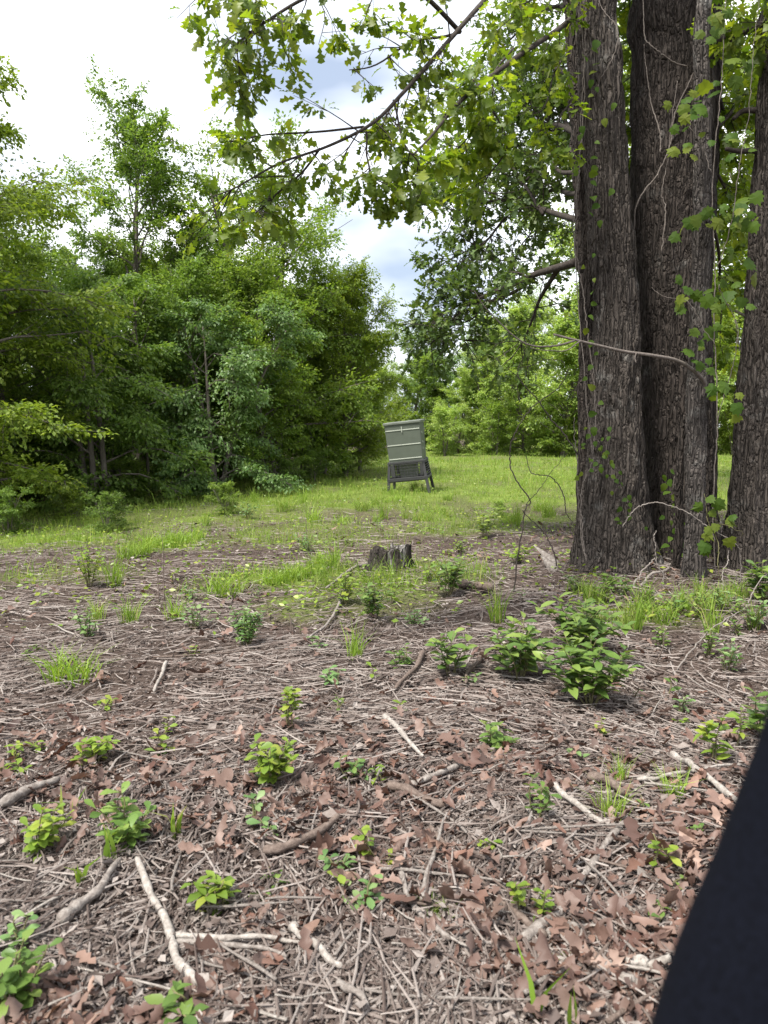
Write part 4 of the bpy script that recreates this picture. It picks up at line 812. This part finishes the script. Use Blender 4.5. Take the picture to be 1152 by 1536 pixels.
lie([(635, 985), (620, 1015), (600, 1045)], .018, .010, 'stick_brown', 'brown stick beside the broad-leaved shrub')
lie([(725, 985), (712, 1010), (700, 1040)], .018, .008, 'stick_brown', 'stubby brown stick right of the broad-leaved shrub')
lie([(560, 850), (525, 862), (490, 890)], .022, .010, 'stick_grey', 'grey surface root running down from the stump')
lie([(250, 1000), (244, 1020), (236, 1045)], .012, .008, 'stick_pale', 'short pale stick lying on bare twig litter')

# generic stick and leaf templates
def stick_tpl(seed, sides=3, seg=2, taper=.6):
    r_ = np.random.default_rng(seed); n = seg + 1; p = np.stack([np.linspace(-.5, .5, n), np.r_[0, r_.normal(0, .045, n - 2), 0], np.r_[0, abs(r_.normal(0, .03, n - 2)), 0]], 1)
    if seg > 2: p = wig(p, .025, r_, 3)
    v, f = tube(p, np.linspace(1, taper, n), sides, seg > 2)
    return p, v, f
def sticks_np(N, x, y, Ls, rad, ang, lift, seed):
    """N twigs as one array: bent, tapered"""
    r_ = np.random.default_rng(seed); sides, n = 3, 3
    t_ = np.linspace(-.5, .5, n)
    c, s = np.cos(ang), np.sin(ang); bend = r_.normal(0, .07, N)
    prof = (1 - (2 * t_) ** 2)[None] * bend[:, None] + r_.normal(0, .018, (N, n))
    px = x[:, None] + (t_[None] * c[:, None] - prof * s[:, None]) * Ls[:, None]; py = y[:, None] + (t_[None] * s[:, None] + prof * c[:, None]) * Ls[:, None]
    hz = H(px.ravel(), py.ravel()).reshape(N, n); hm = np.maximum(hz.mean(1, keepdims=True), hz * .6 + .4 * hz.max(1, keepdims=True))
    tilt = r_.normal(0, .07, N)[:, None] * t_[None] * Ls[:, None]
    pz = hm + lift[:, None] + np.maximum(tilt, -.006) + rad[:, None]
    pts = np.stack([px, py, pz], -1)
    T = norm(np.gradient(pts, axis=1)); U = np.zeros_like(T); U[..., 2] = 1; S = norm(np.cross(T, U)); W = np.cross(S, T)
    rr = rad[:, None] * np.array([.8, 1, .55])[None] * r_.uniform(.8, 1.2, (N, n)); asp = r_.uniform(.4, 1.0, N)[:, None, None]
    a = np.array([math.pi / 2, math.pi * 1.12, math.pi * 1.88])
    V = np.stack([pts + rr[..., None] * (math.cos(k) * S * 1.15 + math.sin(k) * W * asp) for k in a], 2)       # N,n,3,3
    base = (np.arange(N) * n * sides)[:, None, None]; i = (np.arange(n - 1) * sides)[None, :, None]; j = np.array([0, 2])[None, None, :]; k = (j + 1) % 3
    Q = np.stack([base + i + j, base + i + k, base + i + 3 + k, base + i + 3 + j], -1).reshape(-1, 4)
    return V.reshape(-1, 3), Q, np.repeat(r_.random(N), n * sides)
def ray_area(N, y0, y1, seed, xpad=1.12, pw=1.0):
    """ground positions with density falling with distance (even in view), spread a little beyond the view"""
    r_ = np.random.default_rng(seed); u = r_.random(N)
    inv = 1 / y0 ** pw + u * (1 / y1 ** pw - 1 / y0 ** pw); y = inv ** (-1 / pw); hw = .50 * y * xpad + .25; x = r_.uniform(-1, 1, N) * hw; ed = r_.random(N) < .17; x = np.where(ed & (y < 14) & (xpad > 1), np.sign(x) * (hw + r_.random(N) * 1.5), x)
    return x, y, r_
N = 128000; x, y, r_ = ray_area(N, 1.15, 15.0, 101, 1.1, .55)
keep = (grassmask(x, y) < r_.random(N) * .9 + .1) & (r_.random(N) < .35 + 1.2 * sstep(.35, .65, fbm(x * 1.4, y * 1.4, o=3, seed=61))); x, y = x[keep], y[keep]; N = len(x)
near = sstep(2.0, 7.0, y); dl = fbm(x * .8, y * .8, o=3, seed=5)
Ls = np.exp(r_.normal(np.log(.055), .75, N)) * (1 + .40 * near); Ls = np.clip(Ls, .02, .42); rad = np.clip(Ls * r_.uniform(.008, .05, N), .0010, .0037) * (1 + .30 * near)
ang = np.where(r_.random(N) < .5, fbm(x * .7, y * .7, o=2, seed=62) * 5 - 2.2 + r_.normal(0, .4, N), r_.uniform(0, math.pi, N)); lift = np.abs(r_.normal(.004, .014, N))
v, f, r = sticks_np(N, x, y, Ls, rad, ang, lift, 7)
tag(mobj('twig_litter', mesh_np('twig_litter', v, f, M['twig'], r, False)), 'grey and tan broken twigs strewn over the litter', 'twigs', kind='stuff')
# dead oak leaves as litter
DEAD = [strip_leaf(*T_DEAD, fold=(-.5, .6, .2, .9)[k], droop=(.5, -.4, .3, -.5)[k], curl=(1.2, -1.4, 2.2, -1.6)[k], asym=.18, wav=.05, seed=30 + k) for k in range(4)]
def dead_place(N, y0, y1, seed, size):
    x, y, r_ = ray_area(N, y0, y1, seed, 1.1, .5)
    dl = fbm(x * .9 + 3, y * .9, o=3, seed=6); pr = .12 + .62 * sstep(4.2, 2.2, y) + .30 * sstep(.5, 2.5, x) ; keep = (r_.random(N) < pr * sstep(.36, .62, dl + .06)) & (grassmask(x, y) < .5); x, y = x[keep], y[keep]; n = len(x)
    az = r_.uniform(0, 6.283, n); d = np.stack([np.cos(az), np.sin(az), r_.normal(0, .2, n)], 1); nn = np.array([0, 0, 1.0]) + r_.normal(size=(n, 3)) * .42; nn[r_.random(n) < .4, 2] *= -1
    sz = size * r_.uniform(.55, 1.3, n) * (1 + .5 * sstep(4, 9, y)); p = np.stack([x - d[:, 0] * sz * .5, y - d[:, 1] * sz * .5, H(x, y) + .016 + np.abs(r_.normal(0, .013, n))], 1)
    return p, frames(d, nn), np.stack([sz * r_.uniform(.6, 1.15, n), sz, sz * r_.uniform(.5, 1.5, n)], 1)
p, R, sz = dead_place(31000, 1.15, 12, 202, .066); Vs, Fs, Rs, off = [], [], [], 0
for k in range(4):
    v, f, r = scatter(DEAD[k][0], DEAD[k][1], p[k::4], R[k::4], sz[k::4]); Vs.append(v); Fs.append(f + off); Rs.append(r); off += len(v)
tag(mobj('leaf_litter', mesh_np('leaf_litter', np.concatenate(Vs), np.concatenate(Fs), M['dead_leaf'], np.concatenate(Rs))), 'brown fallen oak leaves carpeting the ground', 'leaf litter', kind='stuff')
DEADH = [strip_leaf(*T_OAK, fold=(-.5, .6, .2, .8)[k], droop=(.5, -.4, .3, -.45)[k], curl=(1.2, -1.4, 2.0, -1.5)[k], asym=.15, wav=.045, seed=40 + k) for k in range(4)]
dead_me = [mesh_np('dead_leaf', v, f, M['dead_leaf']) for v, f in DEADH]
p, R, sz = dead_place(1300, 1.75, 3.6, 303, .088)
for q in range(min(300, len(p))):
    o = place_leaf('dead_leaf', dead_me[q % 4], p[q] + (0, 0, .014), R[q], sz[q], None); tag(o, 'curled brown dead oak leaf lying on top of the litter', 'dead leaf', 'dead oak leaves on the litter')
N = 70000; x, y, r_ = ray_area(N, 1.3, 16, 808, 1.1, .3); keep = (grassmask(x, y) < r_.random(N) * .85 + .15); x, y = x[keep], y[keep]; n = len(x)
az = r_.uniform(0, 6.283, n); d = np.stack([np.cos(az), np.sin(az), r_.normal(0, .3, n)], 1); nn = np.array([0, 0, 1.0]) + r_.normal(size=(n, 3)) * .55; L_ = np.exp(r_.normal(math.log(.017), .5, n)) * (1 + .6 * sstep(5, 12, y))
v, f, r = scatter(RHOMB[0], RHOMB[1], np.stack([x, y, H(x, y) + .012 + np.abs(r_.normal(0, .012, n))], 1), frames(d, nn), np.stack([L_ * r_.uniform(.3, 1.3, n), L_, L_], 1))
tag(mobj('bark_chips', mesh_np('bark_chips', v, f, M['twig'], r, False)), 'small brown leaf scraps and bark chips among the twigs', 'chips', kind='stuff')
# loose sticks as individuals
st_me = []
for k in range(10):
    r_ = np.random.default_rng(k + 400); nS = 9; pp = np.stack([np.linspace(-.5, .5, nS), np.zeros(nS), np.zeros(nS)], 1); pp = wig(pp, .022, r_, 4); pp -= pp.mean(0)
    v, f = tube(pp, np.linspace(.020, .011, nS) * (.75 + .5 * r_.random(nS)), 6); v[:, 2] *= .8; st_me.append(mesh_np('loose_stick', v, f, M[('stick_grey', 'stick_pale', 'stick_grey', 'stick_brown')[k % 4]]))
x, y, r_ = ray_area(300, 1.8, 7.5, 505, .98, .7)
for q in range(300):
    l = float(np.clip(np.exp(r_.normal(math.log(.20), .45)), .09, .6)); a = float(r_.normal(.2, .6) if r_.random() < .6 else r_.uniform(0, 3.14)); c, s = math.cos(a), math.sin(a)
    hx = H(np.array([x[q] - c * l / 2, x[q], x[q] + c * l / 2]), np.array([y[q] - s * l / 2, y[q], y[q] + s * l / 2])); tl = math.atan2(hx[2] - hx[0], l)
    o = bpy.data.objects.new('loose_stick', st_me[q % 10]); col.objects.link(o); o.location = (x[q], y[q], max(hx[1], (hx[0] + hx[2]) / 2) + .022 + r_.random() * .014); o.rotation_euler = (r_.uniform(-.3, .3), -tl, a); th_ = float(r_.uniform(.5, 1.1)); o.scale = (l, min(l, .35) * th_, min(l, .35) * th_)
    k = q % 10; nm = ('grey', 'pale', 'grey', 'brown')[k % 4]; tag(o, {'grey': 'weathered grey broken stick lying loose in the litter', 'pale': 'bleached pale broken stick lying loose in the litter', 'brown': 'dark brown broken stick lying loose in the litter'}[nm], 'stick', nm + ' sticks loose in the litter')

# ================================================================== GRASS
def blades(x, y, h, wd, seed, lean=.45, z0=None):
    r_ = np.random.default_rng(seed); n = len(x); az = r_.uniform(0, 6.283, n); ld_ = np.abs(r_.normal(lean, .25, n)) * h; d = np.stack([np.cos(az), np.sin(az), 0 * az], 1); s = np.stack([-np.sin(az), np.cos(az), 0 * az], 1)
    fa = r_.uniform(0, 6.283, n); s = np.stack([np.cos(fa), np.sin(fa), 0 * fa], 1)
    b = np.stack([x, y, (H(x, y) if z0 is None else z0) - .01], 1); up = np.array([0, 0, 1.0])
    m1 = b + up * (h * .5)[:, None] + d * (ld_ * .3)[:, None]; tp = b + up * (h * np.clip(1 - .25 * ld_ / np.maximum(h, 1e-6), .4, 1))[:, None] + d * ld_[:, None]
    ws = s * (wd / 2)[:, None]; V = np.stack([b - ws, b + ws, m1 + ws * .8, m1 - ws * .8, tp], 1)
    F = np.array([(0, 1, 2), (0, 2, 3), (3, 2, 4)])[None] + (np.arange(n) * 5)[:, None, None]
    return V.reshape(-1, 3), F.reshape(-1, 3), np.repeat(r_.random(n), 5)
N = 190000; x, y, r_ = ray_area(N, 7.0, 48, 606, 1.15, .35)
gmk = grassmask(x, y); keep = r_.random(N) < np.maximum(gmk, .30 * sstep(7.5, 11, y) * sstep(.45, .6, fbm(x * .9, y * .9, o=3, seed=33))) ** 1.3 * (.35 + .65 * sstep(.35, .6, fbm(x * 2.2, y * 2.2, o=2, seed=9))); x, y = x[keep], y[keep]
sc_ = 1 + sstep(12, 40, y) * 1.6; hh = np.exp(r_.normal(math.log(.10), .4, len(x))) * (1 + .5 * sstep(14, 30, y)) * (.7 + .9 * fbm(x * .7, y * .7, o=2, seed=15)); wd = .0055 * sc_ * r_.uniform(.7, 1.5, len(x))
v, f, r = blades(x, y, hh, wd, 3)
tag(mobj('meadow_grass', mesh_np('meadow_grass', v, f, M['grass'], r)), 'short green grass over the clearing', 'grass', kind='stuff')
# low weeds in the grass and thinly on the litter
N = 40000; x, y, r_ = ray_area(N, 4.5, 34, 707, 1.12, .4); keep = r_.random(N) < np.maximum(grassmask(x, y) * .8, .24 * sstep(5.0, 8.5, y)); x, y = x[keep], y[keep]; n = len(x)
az = r_.uniform(0, 6.283, n); d = np.stack([np.cos(az), np.sin(az), r_.normal(.25, .3, n)], 1); nn = np.array([0, 0, 1.0]) + r_.normal(size=(n, 3)) * .4
v, f, r = scatter(RHOMB[0], RHOMB[1], np.stack([x, y, H(x, y) + r_.uniform(.01, .12, n)], 1), frames(d, nn), r_.uniform(.03, .07, n) * (1 + sstep(14, 34, y)))
tag(mobj('low_weeds', mesh_np('low_weeds', v, f, M['lime_leaf'], r)), 'low leafy weeds growing through the grass', 'weeds', kind='stuff')
# tufts
tuft = []
for k, (nb, rr_, hh_, lean) in enumerate([(70, .07, .24, .55), (110, .10, .20, .75), (45, .05, .30, .4), (90, .13, .16, .6)]):
    r_ = np.random.default_rng(k + 60); a = r_.uniform(0, 6.283, nb); q = rr_ * np.sqrt(r_.random(nb)); v, f, r = blades(q * np.cos(a), q * np.sin(a), hh_ * r_.uniform(.45, 1.1, nb), .006 * r_.uniform(.7, 1.3, nb), k, lean, np.zeros(nb)); tuft.append((v, f, r))
tmesh = {(k, m): mesh_np('grass_tuft', *tuft[k][:2], M[m], tuft[k][2]) for k in range(4) for m in ('grass_bright', 'grass')}
def put_tuft(px, py, k, s, m, label, group=None, sx=1.0):
    g = G(px, py); o = mobj('grass_tuft', tmesh[(k, m)]); o.location = g; o.rotation_euler = (0, 0, random.random() * 6); s *= 1.35; o.scale = (s * sx, s, s); return tag(o, label, 'grass', group)
put_tuft(335, 894, 1, 1.2, 'grass_bright', 'bright spreading grass tuft above the pale fine-leaved shrub')
put_tuft(172, 880, 2, 1.0, 'grass_bright', 'upright bright grass tuft beside the feathery yellow sapling')
put_tuft(108, 1020, 1, 1.0, 'grass_bright', 'yellow-green arching grass tuft on bare twig litter', sx=1.2)
put_tuft(195, 934, 0, .8, 'grass', 'thin grass tuft between the feathery sapling and the fine-leaved shrub')
put_tuft(262, 930, 0, .8, 'grass_bright', 'small bright grass tuft left of the fine-leaved shrub')
put_tuft(532, 990, 2, .75, 'grass_bright', 'narrow upright grass tuft among mixed seedlings below the stump')
put_tuft(502, 850, 2, .9, 'grass_bright', 'grass tuft just left of the stump')
put_tuft(745, 932, 2, .9, 'grass', 'tall grass tuft left of the glossy shrubs')
put_tuft(950, 945, 2, 1.0, 'grass', 'tall thick grass tuft before the massive oak base'); put_tuft(890, 905, 0, .9, 'grass', 'grass tuft at the foot of the massive oak'); put_tuft(1068, 950, 2, .9, 'grass', 'long grass tuft in front of the thin lichened stem'); put_tuft(1000, 935, 0, .8, 'grass', 'short grass tuft between the trunks and the dead leaves')
put_tuft(917, 1228, 0, .55, 'grass_bright', 'fine pale grass tuft near the brown stout stick'); put_tuft(145, 930, 0, .7, 'grass', 'thin dull grass tuft below the feathery sapling'); put_tuft(655, 1375, 3, .3, 'grass', 'tiny grass tuft beside the crossed grey sticks'); put_tuft(1010, 1195, 0, .45, 'grass_bright', 'sparse grass tuft by the mottled stick'); put_tuft(930, 1175, 2, .4, 'grass_bright', 'small grass tuft above the grey split branch')
for q in range(9): put_tuft(195 + q * 13, 838 - q * 4 + random.uniform(-4, 4), (1, 3, 0)[q % 3], random.uniform(.8, 1.1), 'grass_bright', 'bright grass tuft in the long strip on the litter', 'grass tufts of the bright strip')
for q in range(7): put_tuft(408 + q * 13, 878 - q * 4 + random.uniform(-5, 5), (1, 3, 0)[q % 3], random.uniform(.6, .9), 'grass_bright', 'bright grass tuft in the patch left of the stump', 'grass tufts left of the stump')
rg2 = np.random.default_rng(66)
for q in range(26): put_tuft(rg2.uniform(300, 860), rg2.uniform(745, 790), int(rg2.integers(0, 4)), rg2.uniform(.7, 1.2), 'grass_bright' if q % 2 else 'grass', 'grass tuft along the ragged edge of the clearing', 'grass tufts at the clearing edge')
for q in range(8): put_tuft(617 + rg2.normal() * 26, 735 + rg2.uniform(-3, 8), int(rg2.integers(0, 4)), rg2.uniform(.5, .85), 'grass', 'longer grass tuft around the feeder legs', 'grass tufts under the feeder')

# ================================================================== SEEDLINGS AND SMALL SHRUBS
ELL = [strip_leaf(*T_ELL, fold=.25, droop=.1 + .15 * k, asym=.05, seed=k + 70) for k in range(3)]; OBO = [strip_leaf(*T_OBO, fold=.2, droop=.1 + .15 * k, asym=.05, seed=k + 80) for k in range(3)]
SPE = {}
for m in ('glossy_leaf', 'lime_leaf', 'pale_leaf'):
    SPE[m, 'e'] = [mesh_np('leaf', v, f, M[m]) for v, f in ELL]; SPE[m, 'o'] = [mesh_np('leaf', v, f, M[m]) for v, f in OBO]
SPE['vine_leaf', 'p'] = palm_me; SPE['vine_leaf', 'h'] = heart_me
pl_rg = np.random.default_rng(88)
def plant(px, py, wpx, hpx, label, m='glossy_leaf', shp='e', leaf=.07, nst=5, npl=9, name='seedling', cat='seedling', up=.35, group=None):
    leaf *= (.92 if shp == 'o' else 1.1); npl = int(npl * 1.5 + .5); nst = nst + (2 if nst > 3 else 0)
    g = G(px, py); dist = math.hypot(g[1], CAM_Z - g[2]); k = dist / FPX; w_, h_ = wpx * k * 1.2, hpx * k * 1.12; R_ = pl_rg
    root = empty(name, tuple(g), label, cat, group); A = Acc(); ms = SPE[m, shp]; q = 0
    for s in range(nst):
        az = s * 2.4 + R_.normal() * .4; rr_ = w_ * .42 * math.sqrt((s + .3) / nst) if nst > 1 else w_ * .08; tp = np.array([math.cos(az) * rr_, math.sin(az) * rr_, h_ * R_.uniform(.72, 1.0) * (1 - .35 * (rr_ / (w_ * .5 + 1e-6)) ** 2)])
        b = np.array([math.cos(az) * .012, math.sin(az) * .012, -.02]); p = wig(spline([b, tp * np.array([.45, .45, .55]), tp], 8), .01, R_, 3); v, f = tube(p, np.linspace(.0042, .0018, 8), 5); A.add(v, f)
        for j in range(npl):
            u = .25 + .75 * (j + R_.random() * .6) / npl; u = min(u, 1); pos = np.array([np.interp(u, np.linspace(0, 1, 8), p[:, a]) for a in range(3)]); az2 = j * 2.39996 + s + R_.normal() * .3
            d = np.array([math.cos(az2), math.sin(az2), up + .9 * max(0, u - .8) * 4 * .5 + R_.normal() * .2]); n_ = np.array([-.3 * math.cos(az2), -.3 * math.sin(az2), 1.0]) + R_.normal(size=3) * .25
            place_leaf('leaf', ms[q % len(ms)], pos, frames(d[None], n_[None])[0], leaf * R_.uniform(.65, 1.2) * (1.0 if u < .9 else .8), root); q += 1
    A.obj('stem', M['green_stem'], root); return root
S = 'shrub'
plant(885, 1060, 165, 92, 'bright green glossy shrub with pointed leaves before the oak clump', 'glossy_leaf', 'e', .085, 13, 10, 'leafy_shrub', S)
plant(872, 985, 150, 85, 'dark glossy shrub with a splintered stob in it', 'glossy_leaf', 'e', .095, 12, 9, 'leafy_shrub', S)
plant(778, 1022, 110, 92, 'loose glossy shrub with drooping leaves left of the bright green shrub', 'glossy_leaf', 'e', .095, 8, 8, 'leafy_shrub', S)
plant(676, 1016, 60, 62, 'broad-leaved dark green seedling with drooping leaves between two brown sticks', 'glossy_leaf', 'o', .105, 4, 6)
plant(674, 897, 65, 62, 'rounded leafy green shrub beside the thick brown log piece', 'glossy_leaf', 'o', .085, 8, 9, 'leafy_shrub', S)
plant(560, 930, 62, 55, 'leafy green shrub beside a dark hollow below the stump', 'glossy_leaf', 'o', .075, 7, 9, 'leafy_shrub', S)
plant(520, 905, 55, 40, 'pale green spreading sprouts left of the leafy shrub below the stump', 'lime_leaf', 'o', .07, 6, 6, 'leafy_shrub', S)
plant(370, 972, 68, 66, 'pale fine-leaved shrub alone on grey twig litter', 'pale_leaf', 'e', .045, 11, 14, 'leafy_shrub', S)
plant(405, 1180, 66, 64, 'dense yellow-green seedling cluster on the dead leaves', 'lime_leaf', 'o', .065, 7, 9, 'leafy_shrub', S)
plant(437, 1096, 36, 62, 'upright yellow-green seedling above the dense cluster', 'lime_leaf', 'o', .055, 3, 9)
plant(143, 1145, 46, 34, 'low yellow-green seedling on twig litter near a grey branch', 'lime_leaf', 'o', .055, 5, 7)
plant(192, 1272, 80, 62, 'spreading green seedling at the top end of the long speckled stick', 'glossy_leaf', 'o', .07, 6, 7)
plant(68, 1282, 56, 52, 'green seedling beneath reddish sprouts, left of the spreading one', 'lime_leaf', 'o', .06, 4, 7)
plant(22, 1520, 85, 90, 'large-leaved plant with rounded bright leaves close to the ground', 'glossy_leaf', 'o', .065, 5, 5)
plant(793, 1378, 26, 62, 'upright column of yellow-green leaves by the grey split branch', 'lime_leaf', 'o', .040, 2, 12)
plant(552, 1292, 28, 50, 'thin seedling with a few bright rounded leaves by the curved stick', 'lime_leaf', 'o', .055, 2, 4)
plant(323, 1362, 44, 34, 'small lobed green seedling right of the long speckled stick', 'lime_leaf', 'e', .055, 4, 4)
plant(546, 1358, 34, 28, 'small pale green seedling left of the crossed grey sticks', 'pale_leaf', 'o', .05, 3, 4)
plant(575, 1305, 22, 18, 'tiny seedling just below the thin bright seedling', 'lime_leaf', 'o', .045, 2, 3)
plant(726, 808, 52, 48, 'glowing lime-green sprout on the bare patch before the clearing', 'lime_leaf', 'o', .11, 6, 8, 'leafy_shrub', S)
plant(776, 846, 50, 28, 'low green sprout beside the grey leaning stob', 'lime_leaf', 'o', .08, 5, 7)
plant(1070, 1150, 44, 62, 'seedling with yellowish whorled leaves right of the bright shrub', 'lime_leaf', 'e', .065, 2, 9)
plant(1100, 1125, 34, 60, 'slim seedling with pale yellowish tips by the whorled one', 'lime_leaf', 'e', .05, 1, 8)
plant(1146, 1120, 50, 72, 'green seedling just above the black padded bar', 'glossy_leaf', 'e', .075, 3, 8)
plant(1140, 905, 52, 62, 'dark leafy shrub at the foot of the leaning trunk', 'glossy_leaf', 'o', .11, 6, 7, 'leafy_shrub', S)
plant(745, 1126, 62, 40, 'sprawling green seedling on dead leaves below the broad-leaved seedling', 'glossy_leaf', 'e', .055, 4, 5)
plant(808, 1232, 34, 66, 'thin upright weed with small leaves beside the rotten stub', 'glossy_leaf', 'o', .045, 3, 7)
plant(984, 1312, 22, 66, 'thin sprig topped by one yellow leaf right of the split branch', 'lime_leaf', 'o', .055, 2, 3)
plant(496, 1028, 36, 26, 'low blue-green seedling beside the narrow grass tuft', 'pale_leaf', 'o', .07, 3, 4)
plant(604, 1002, 32, 26, 'low green rosette on twigs right of the narrow grass tuft', 'glossy_leaf', 'o', .06, 4, 5)
plant(555, 1022, 16, 26, 'tiny upright seedling below the narrow grass tuft', 'lime_leaf', 'o', .05, 1, 5)
plant(480, 975, 26, 22, 'tiny pale seedling right of the fine-leaved shrub', 'pale_leaf', 'o', .05, 2, 5)
plant(160, 1068, 26, 22, 'tiny yellow-green seedling above a fallen grey twig', 'lime_leaf', 'o', .05, 3, 4)
plant(246, 1128, 26, 32, 'small bright seedling right of the low yellow-green one', 'lime_leaf', 'o', .055, 2, 5)
plant(252, 1090, 18, 14, 'tiny two-leaved seedling on grey litter', 'lime_leaf', 'o', .045, 1, 4)
plant(24, 1168, 26, 22, 'tiny green seedling above the broad weathered branch', 'lime_leaf', 'o', .045, 3, 4)
plant(290, 985, 18, 12, 'tiny green sprout left of the fine-leaved shrub', 'lime_leaf', 'o', .05, 2, 3)
plant(818, 1445, 20, 20, 'tiny bright sprout at the lower end of the split branch', 'lime_leaf', 'e', .035, 2, 3)
plant(988, 1392, 24, 24, 'small two-leaved sprout beside the black padded bar', 'glossy_leaf', 'o', .045, 2, 3)
plant(1046, 1262, 22, 20, 'tiny green sprout on dead leaves left of the bar', 'glossy_leaf', 'o', .045, 2, 3)
plant(525, 1178, 20, 40, 'thin dull green sprig right of the dense yellow-green cluster', 'glossy_leaf', 'o', .045, 2, 4)
plant(20, 1425, 36, 42, 'pale sprig above the large-leaved plant', 'pale_leaf', 'o', .05, 3, 4)
plant(270, 1525, 50, 30, 'low sprig at the lower end of the speckled stick', 'glossy_leaf', 'e', .06, 3, 4)
plant(1015, 1345, 26, 24, 'tiny sprout half hidden under dead leaves near the bar', 'glossy_leaf', 'o', .04, 2, 3)
plant(640, 870, 30, 30, 'small sprout right of the stump', 'lime_leaf', 'o', .07, 3, 5); plant(585, 905, 30, 34, 'small yellowish sprout in front of the stump', 'lime_leaf', 'o', .06, 3, 5); plant(690, 830, 34, 22, 'low yellow-green sprout behind the rounded shrub', 'lime_leaf', 'o', .07, 4, 5)
plant(458, 828, 50, 26, 'low greyish green weed patch left of the stump', 'pale_leaf', 'o', .06, 6, 7); plant(620, 940, 46, 24, 'thin pale weeds below the rounded shrub', 'pale_leaf', 'o', .05, 5, 6)
plant(133, 882, 76, 70, 'feathery pale yellow sapling with thin stems on the litter', 'lime_leaf', 'e', .06, 7, 9, 'leafy_shrub', S)
plant(130, 960, 46, 46, 'dull green weeds below the feathery sapling', 'pale_leaf', 'e', .05, 5, 6); plant(290, 945, 60, 40, 'thin dry greenish weeds left of the fine-leaved shrub', 'pale_leaf', 'e', .045, 5, 5)
plant(370, 778, 40, 26, 'greyish weed clump at the litter edge', 'pale_leaf', 'o', .08, 5, 7); plant(910, 890, 40, 30, 'low weeds against the massive oak root flare', 'glossy_leaf', 'o', .07, 4, 5); plant(1020, 1070, 26, 26, 'thin pale seedling on dead leaves before the lichened stem', 'pale_leaf', 'o', .055, 3, 4); plant(905, 1110, 26, 18, 'tiny sprout below the bright green glossy shrub', 'lime_leaf', 'o', .04, 2, 4)
for q, (px, py, w_, h_) in enumerate([(862, 888, 36, 30), (905, 905, 40, 34), (935, 898, 30, 30), (968, 915, 36, 40), (1012, 925, 34, 36), (1046, 930, 40, 44), (1080, 918, 34, 40), (1105, 925, 40, 36), (1130, 945, 44, 44), (1060, 985, 30, 50), (1090, 1010, 34, 44), (990, 975, 26, 34)]):
    plant(px, py, w_, h_, 'thin mixed weed growing in front of the oak roots', ('pale_leaf', 'glossy_leaf')[q % 2], ('e', 'o')[q % 2], .05, 4, 5, group='weeds in front of the oak roots')
for q in range(16): put_tuft(random.uniform(850, 1140), random.uniform(890, 945), (2, 0, 3)[q % 3], random.uniform(.5, .9), 'grass', 'dull grass tuft in the fringe below the oak clump', 'grass fringe below the oaks')
rg3 = np.random.default_rng(404)
for q in range(46):
    px, py = rg3.uniform(20, 1120), 800 + 560 * rg3.random() ** 1.5
    if px > 860 and py < 900 or px > 1000 and py > 1150: continue
    plant(px, py, rg3.uniform(14, 34), rg3.uniform(10, 30), 'tiny scattered green sprout pushing through the litter', ('lime_leaf', 'glossy_leaf', 'pale_leaf')[q % 3], ('o', 'e')[q % 2], rg3.uniform(.035, .06), int(rg3.integers(1, 4)), int(rg3.integers(2, 5)), group='tiny sprouts scattered over the litter')
for px, py, hgt in ((245, 905, 110), (237, 912, 80), (447, 815, 34), (452, 818, 28), (458, 812, 30), (985, 1000, 60)):
    g = G(px, py); dd = math.hypot(g[1], CAM_Z); h_ = hgt * dd / FPX; A = Acc(); v, f = tube(wig(np.array([[0, 0, z] for z in np.linspace(-.03, h_, 8)]), .012, pl_rg, 3), np.linspace(.006, .002, 8), 5); A.add(v, f); o = A.obj('dry_weed', M['stick_brown']); o.location = g; tag(o, 'thin dark bare stem standing upright in the litter', 'dead stem', 'bare upright stems')
# broad dark blades
for px, py, s, lb_ in ((102, 1232, .40, 'dark strap-like blades rising beside reddish sprouts'), (262, 1255, .38, 'dark strap-like blades right of the spreading seedling'), (165, 1290, .34, 'dark strap-like blades below the spreading seedling'), (124, 1330, .3, 'narrow dark blade left of the speckled stick'), (800, 1540, .45, 'bright arching grass blade low beside the bar'), (862, 1548, .5, 'bright upright grass blade close to the bar')):
    g = G(px, py); r_ = np.random.default_rng(px); nb = 5 if s < .42 else 2; v, f, r = blades(r_.normal(0, .012, nb), r_.normal(0, .012, nb), s * .45 * r_.uniform(.7, 1.1, nb), .016 * r_.uniform(.8, 1.2, nb), px, .35, np.zeros(nb)); o = mobj('strap_grass', mesh_np('strap_grass', v, f, M['grass' if s < .42 else 'grass_bright'], r)); o.location = g; tag(o, lb_, 'grass')

# ================================================================== BLACK PADDED BAR BY THE CAMERA
M['pad'] = paint('black_padding', (.0026, .0032, .0062), .9, 0, .45, 300)
for n_ in M['pad'].node_tree.nodes:
    if n_.type == 'BSDF_PRINCIPLED': n_.inputs['Specular IOR Level'].default_value = .08
hoop = [np.array([.10, .42, .0]), np.array([.12, .42, .45]), np.array([.155, .42, .85]), P(1098, 1582, .42), P(1198, 1326, .42), P(1270, 1146, .42), P(1320, 1000, .42)]
hx = hoop[-1]; hoop += [hx + np.array([.05, 0, .07]), hx + np.array([.15, 0, .10]), hx + np.array([.27, 0, .05]), hx + np.array([.33, 0, -.12]), hx + np.array([.36, 0, -.6]), np.array([hx[0] + .38, .42, .0])]
p = spline(hoop, 120); p[:, 2] = np.maximum(p[:, 2], Hs(.2, .42) - .01)
v, f = tube(p, np.full(120, .046), 28); A = Acc(); A.add(v, f); o = A.obj('padded_bar', M['pad']); tag(o, 'out-of-focus black padded hoop bar rising close to the viewer beside the litter', 'padded bar')
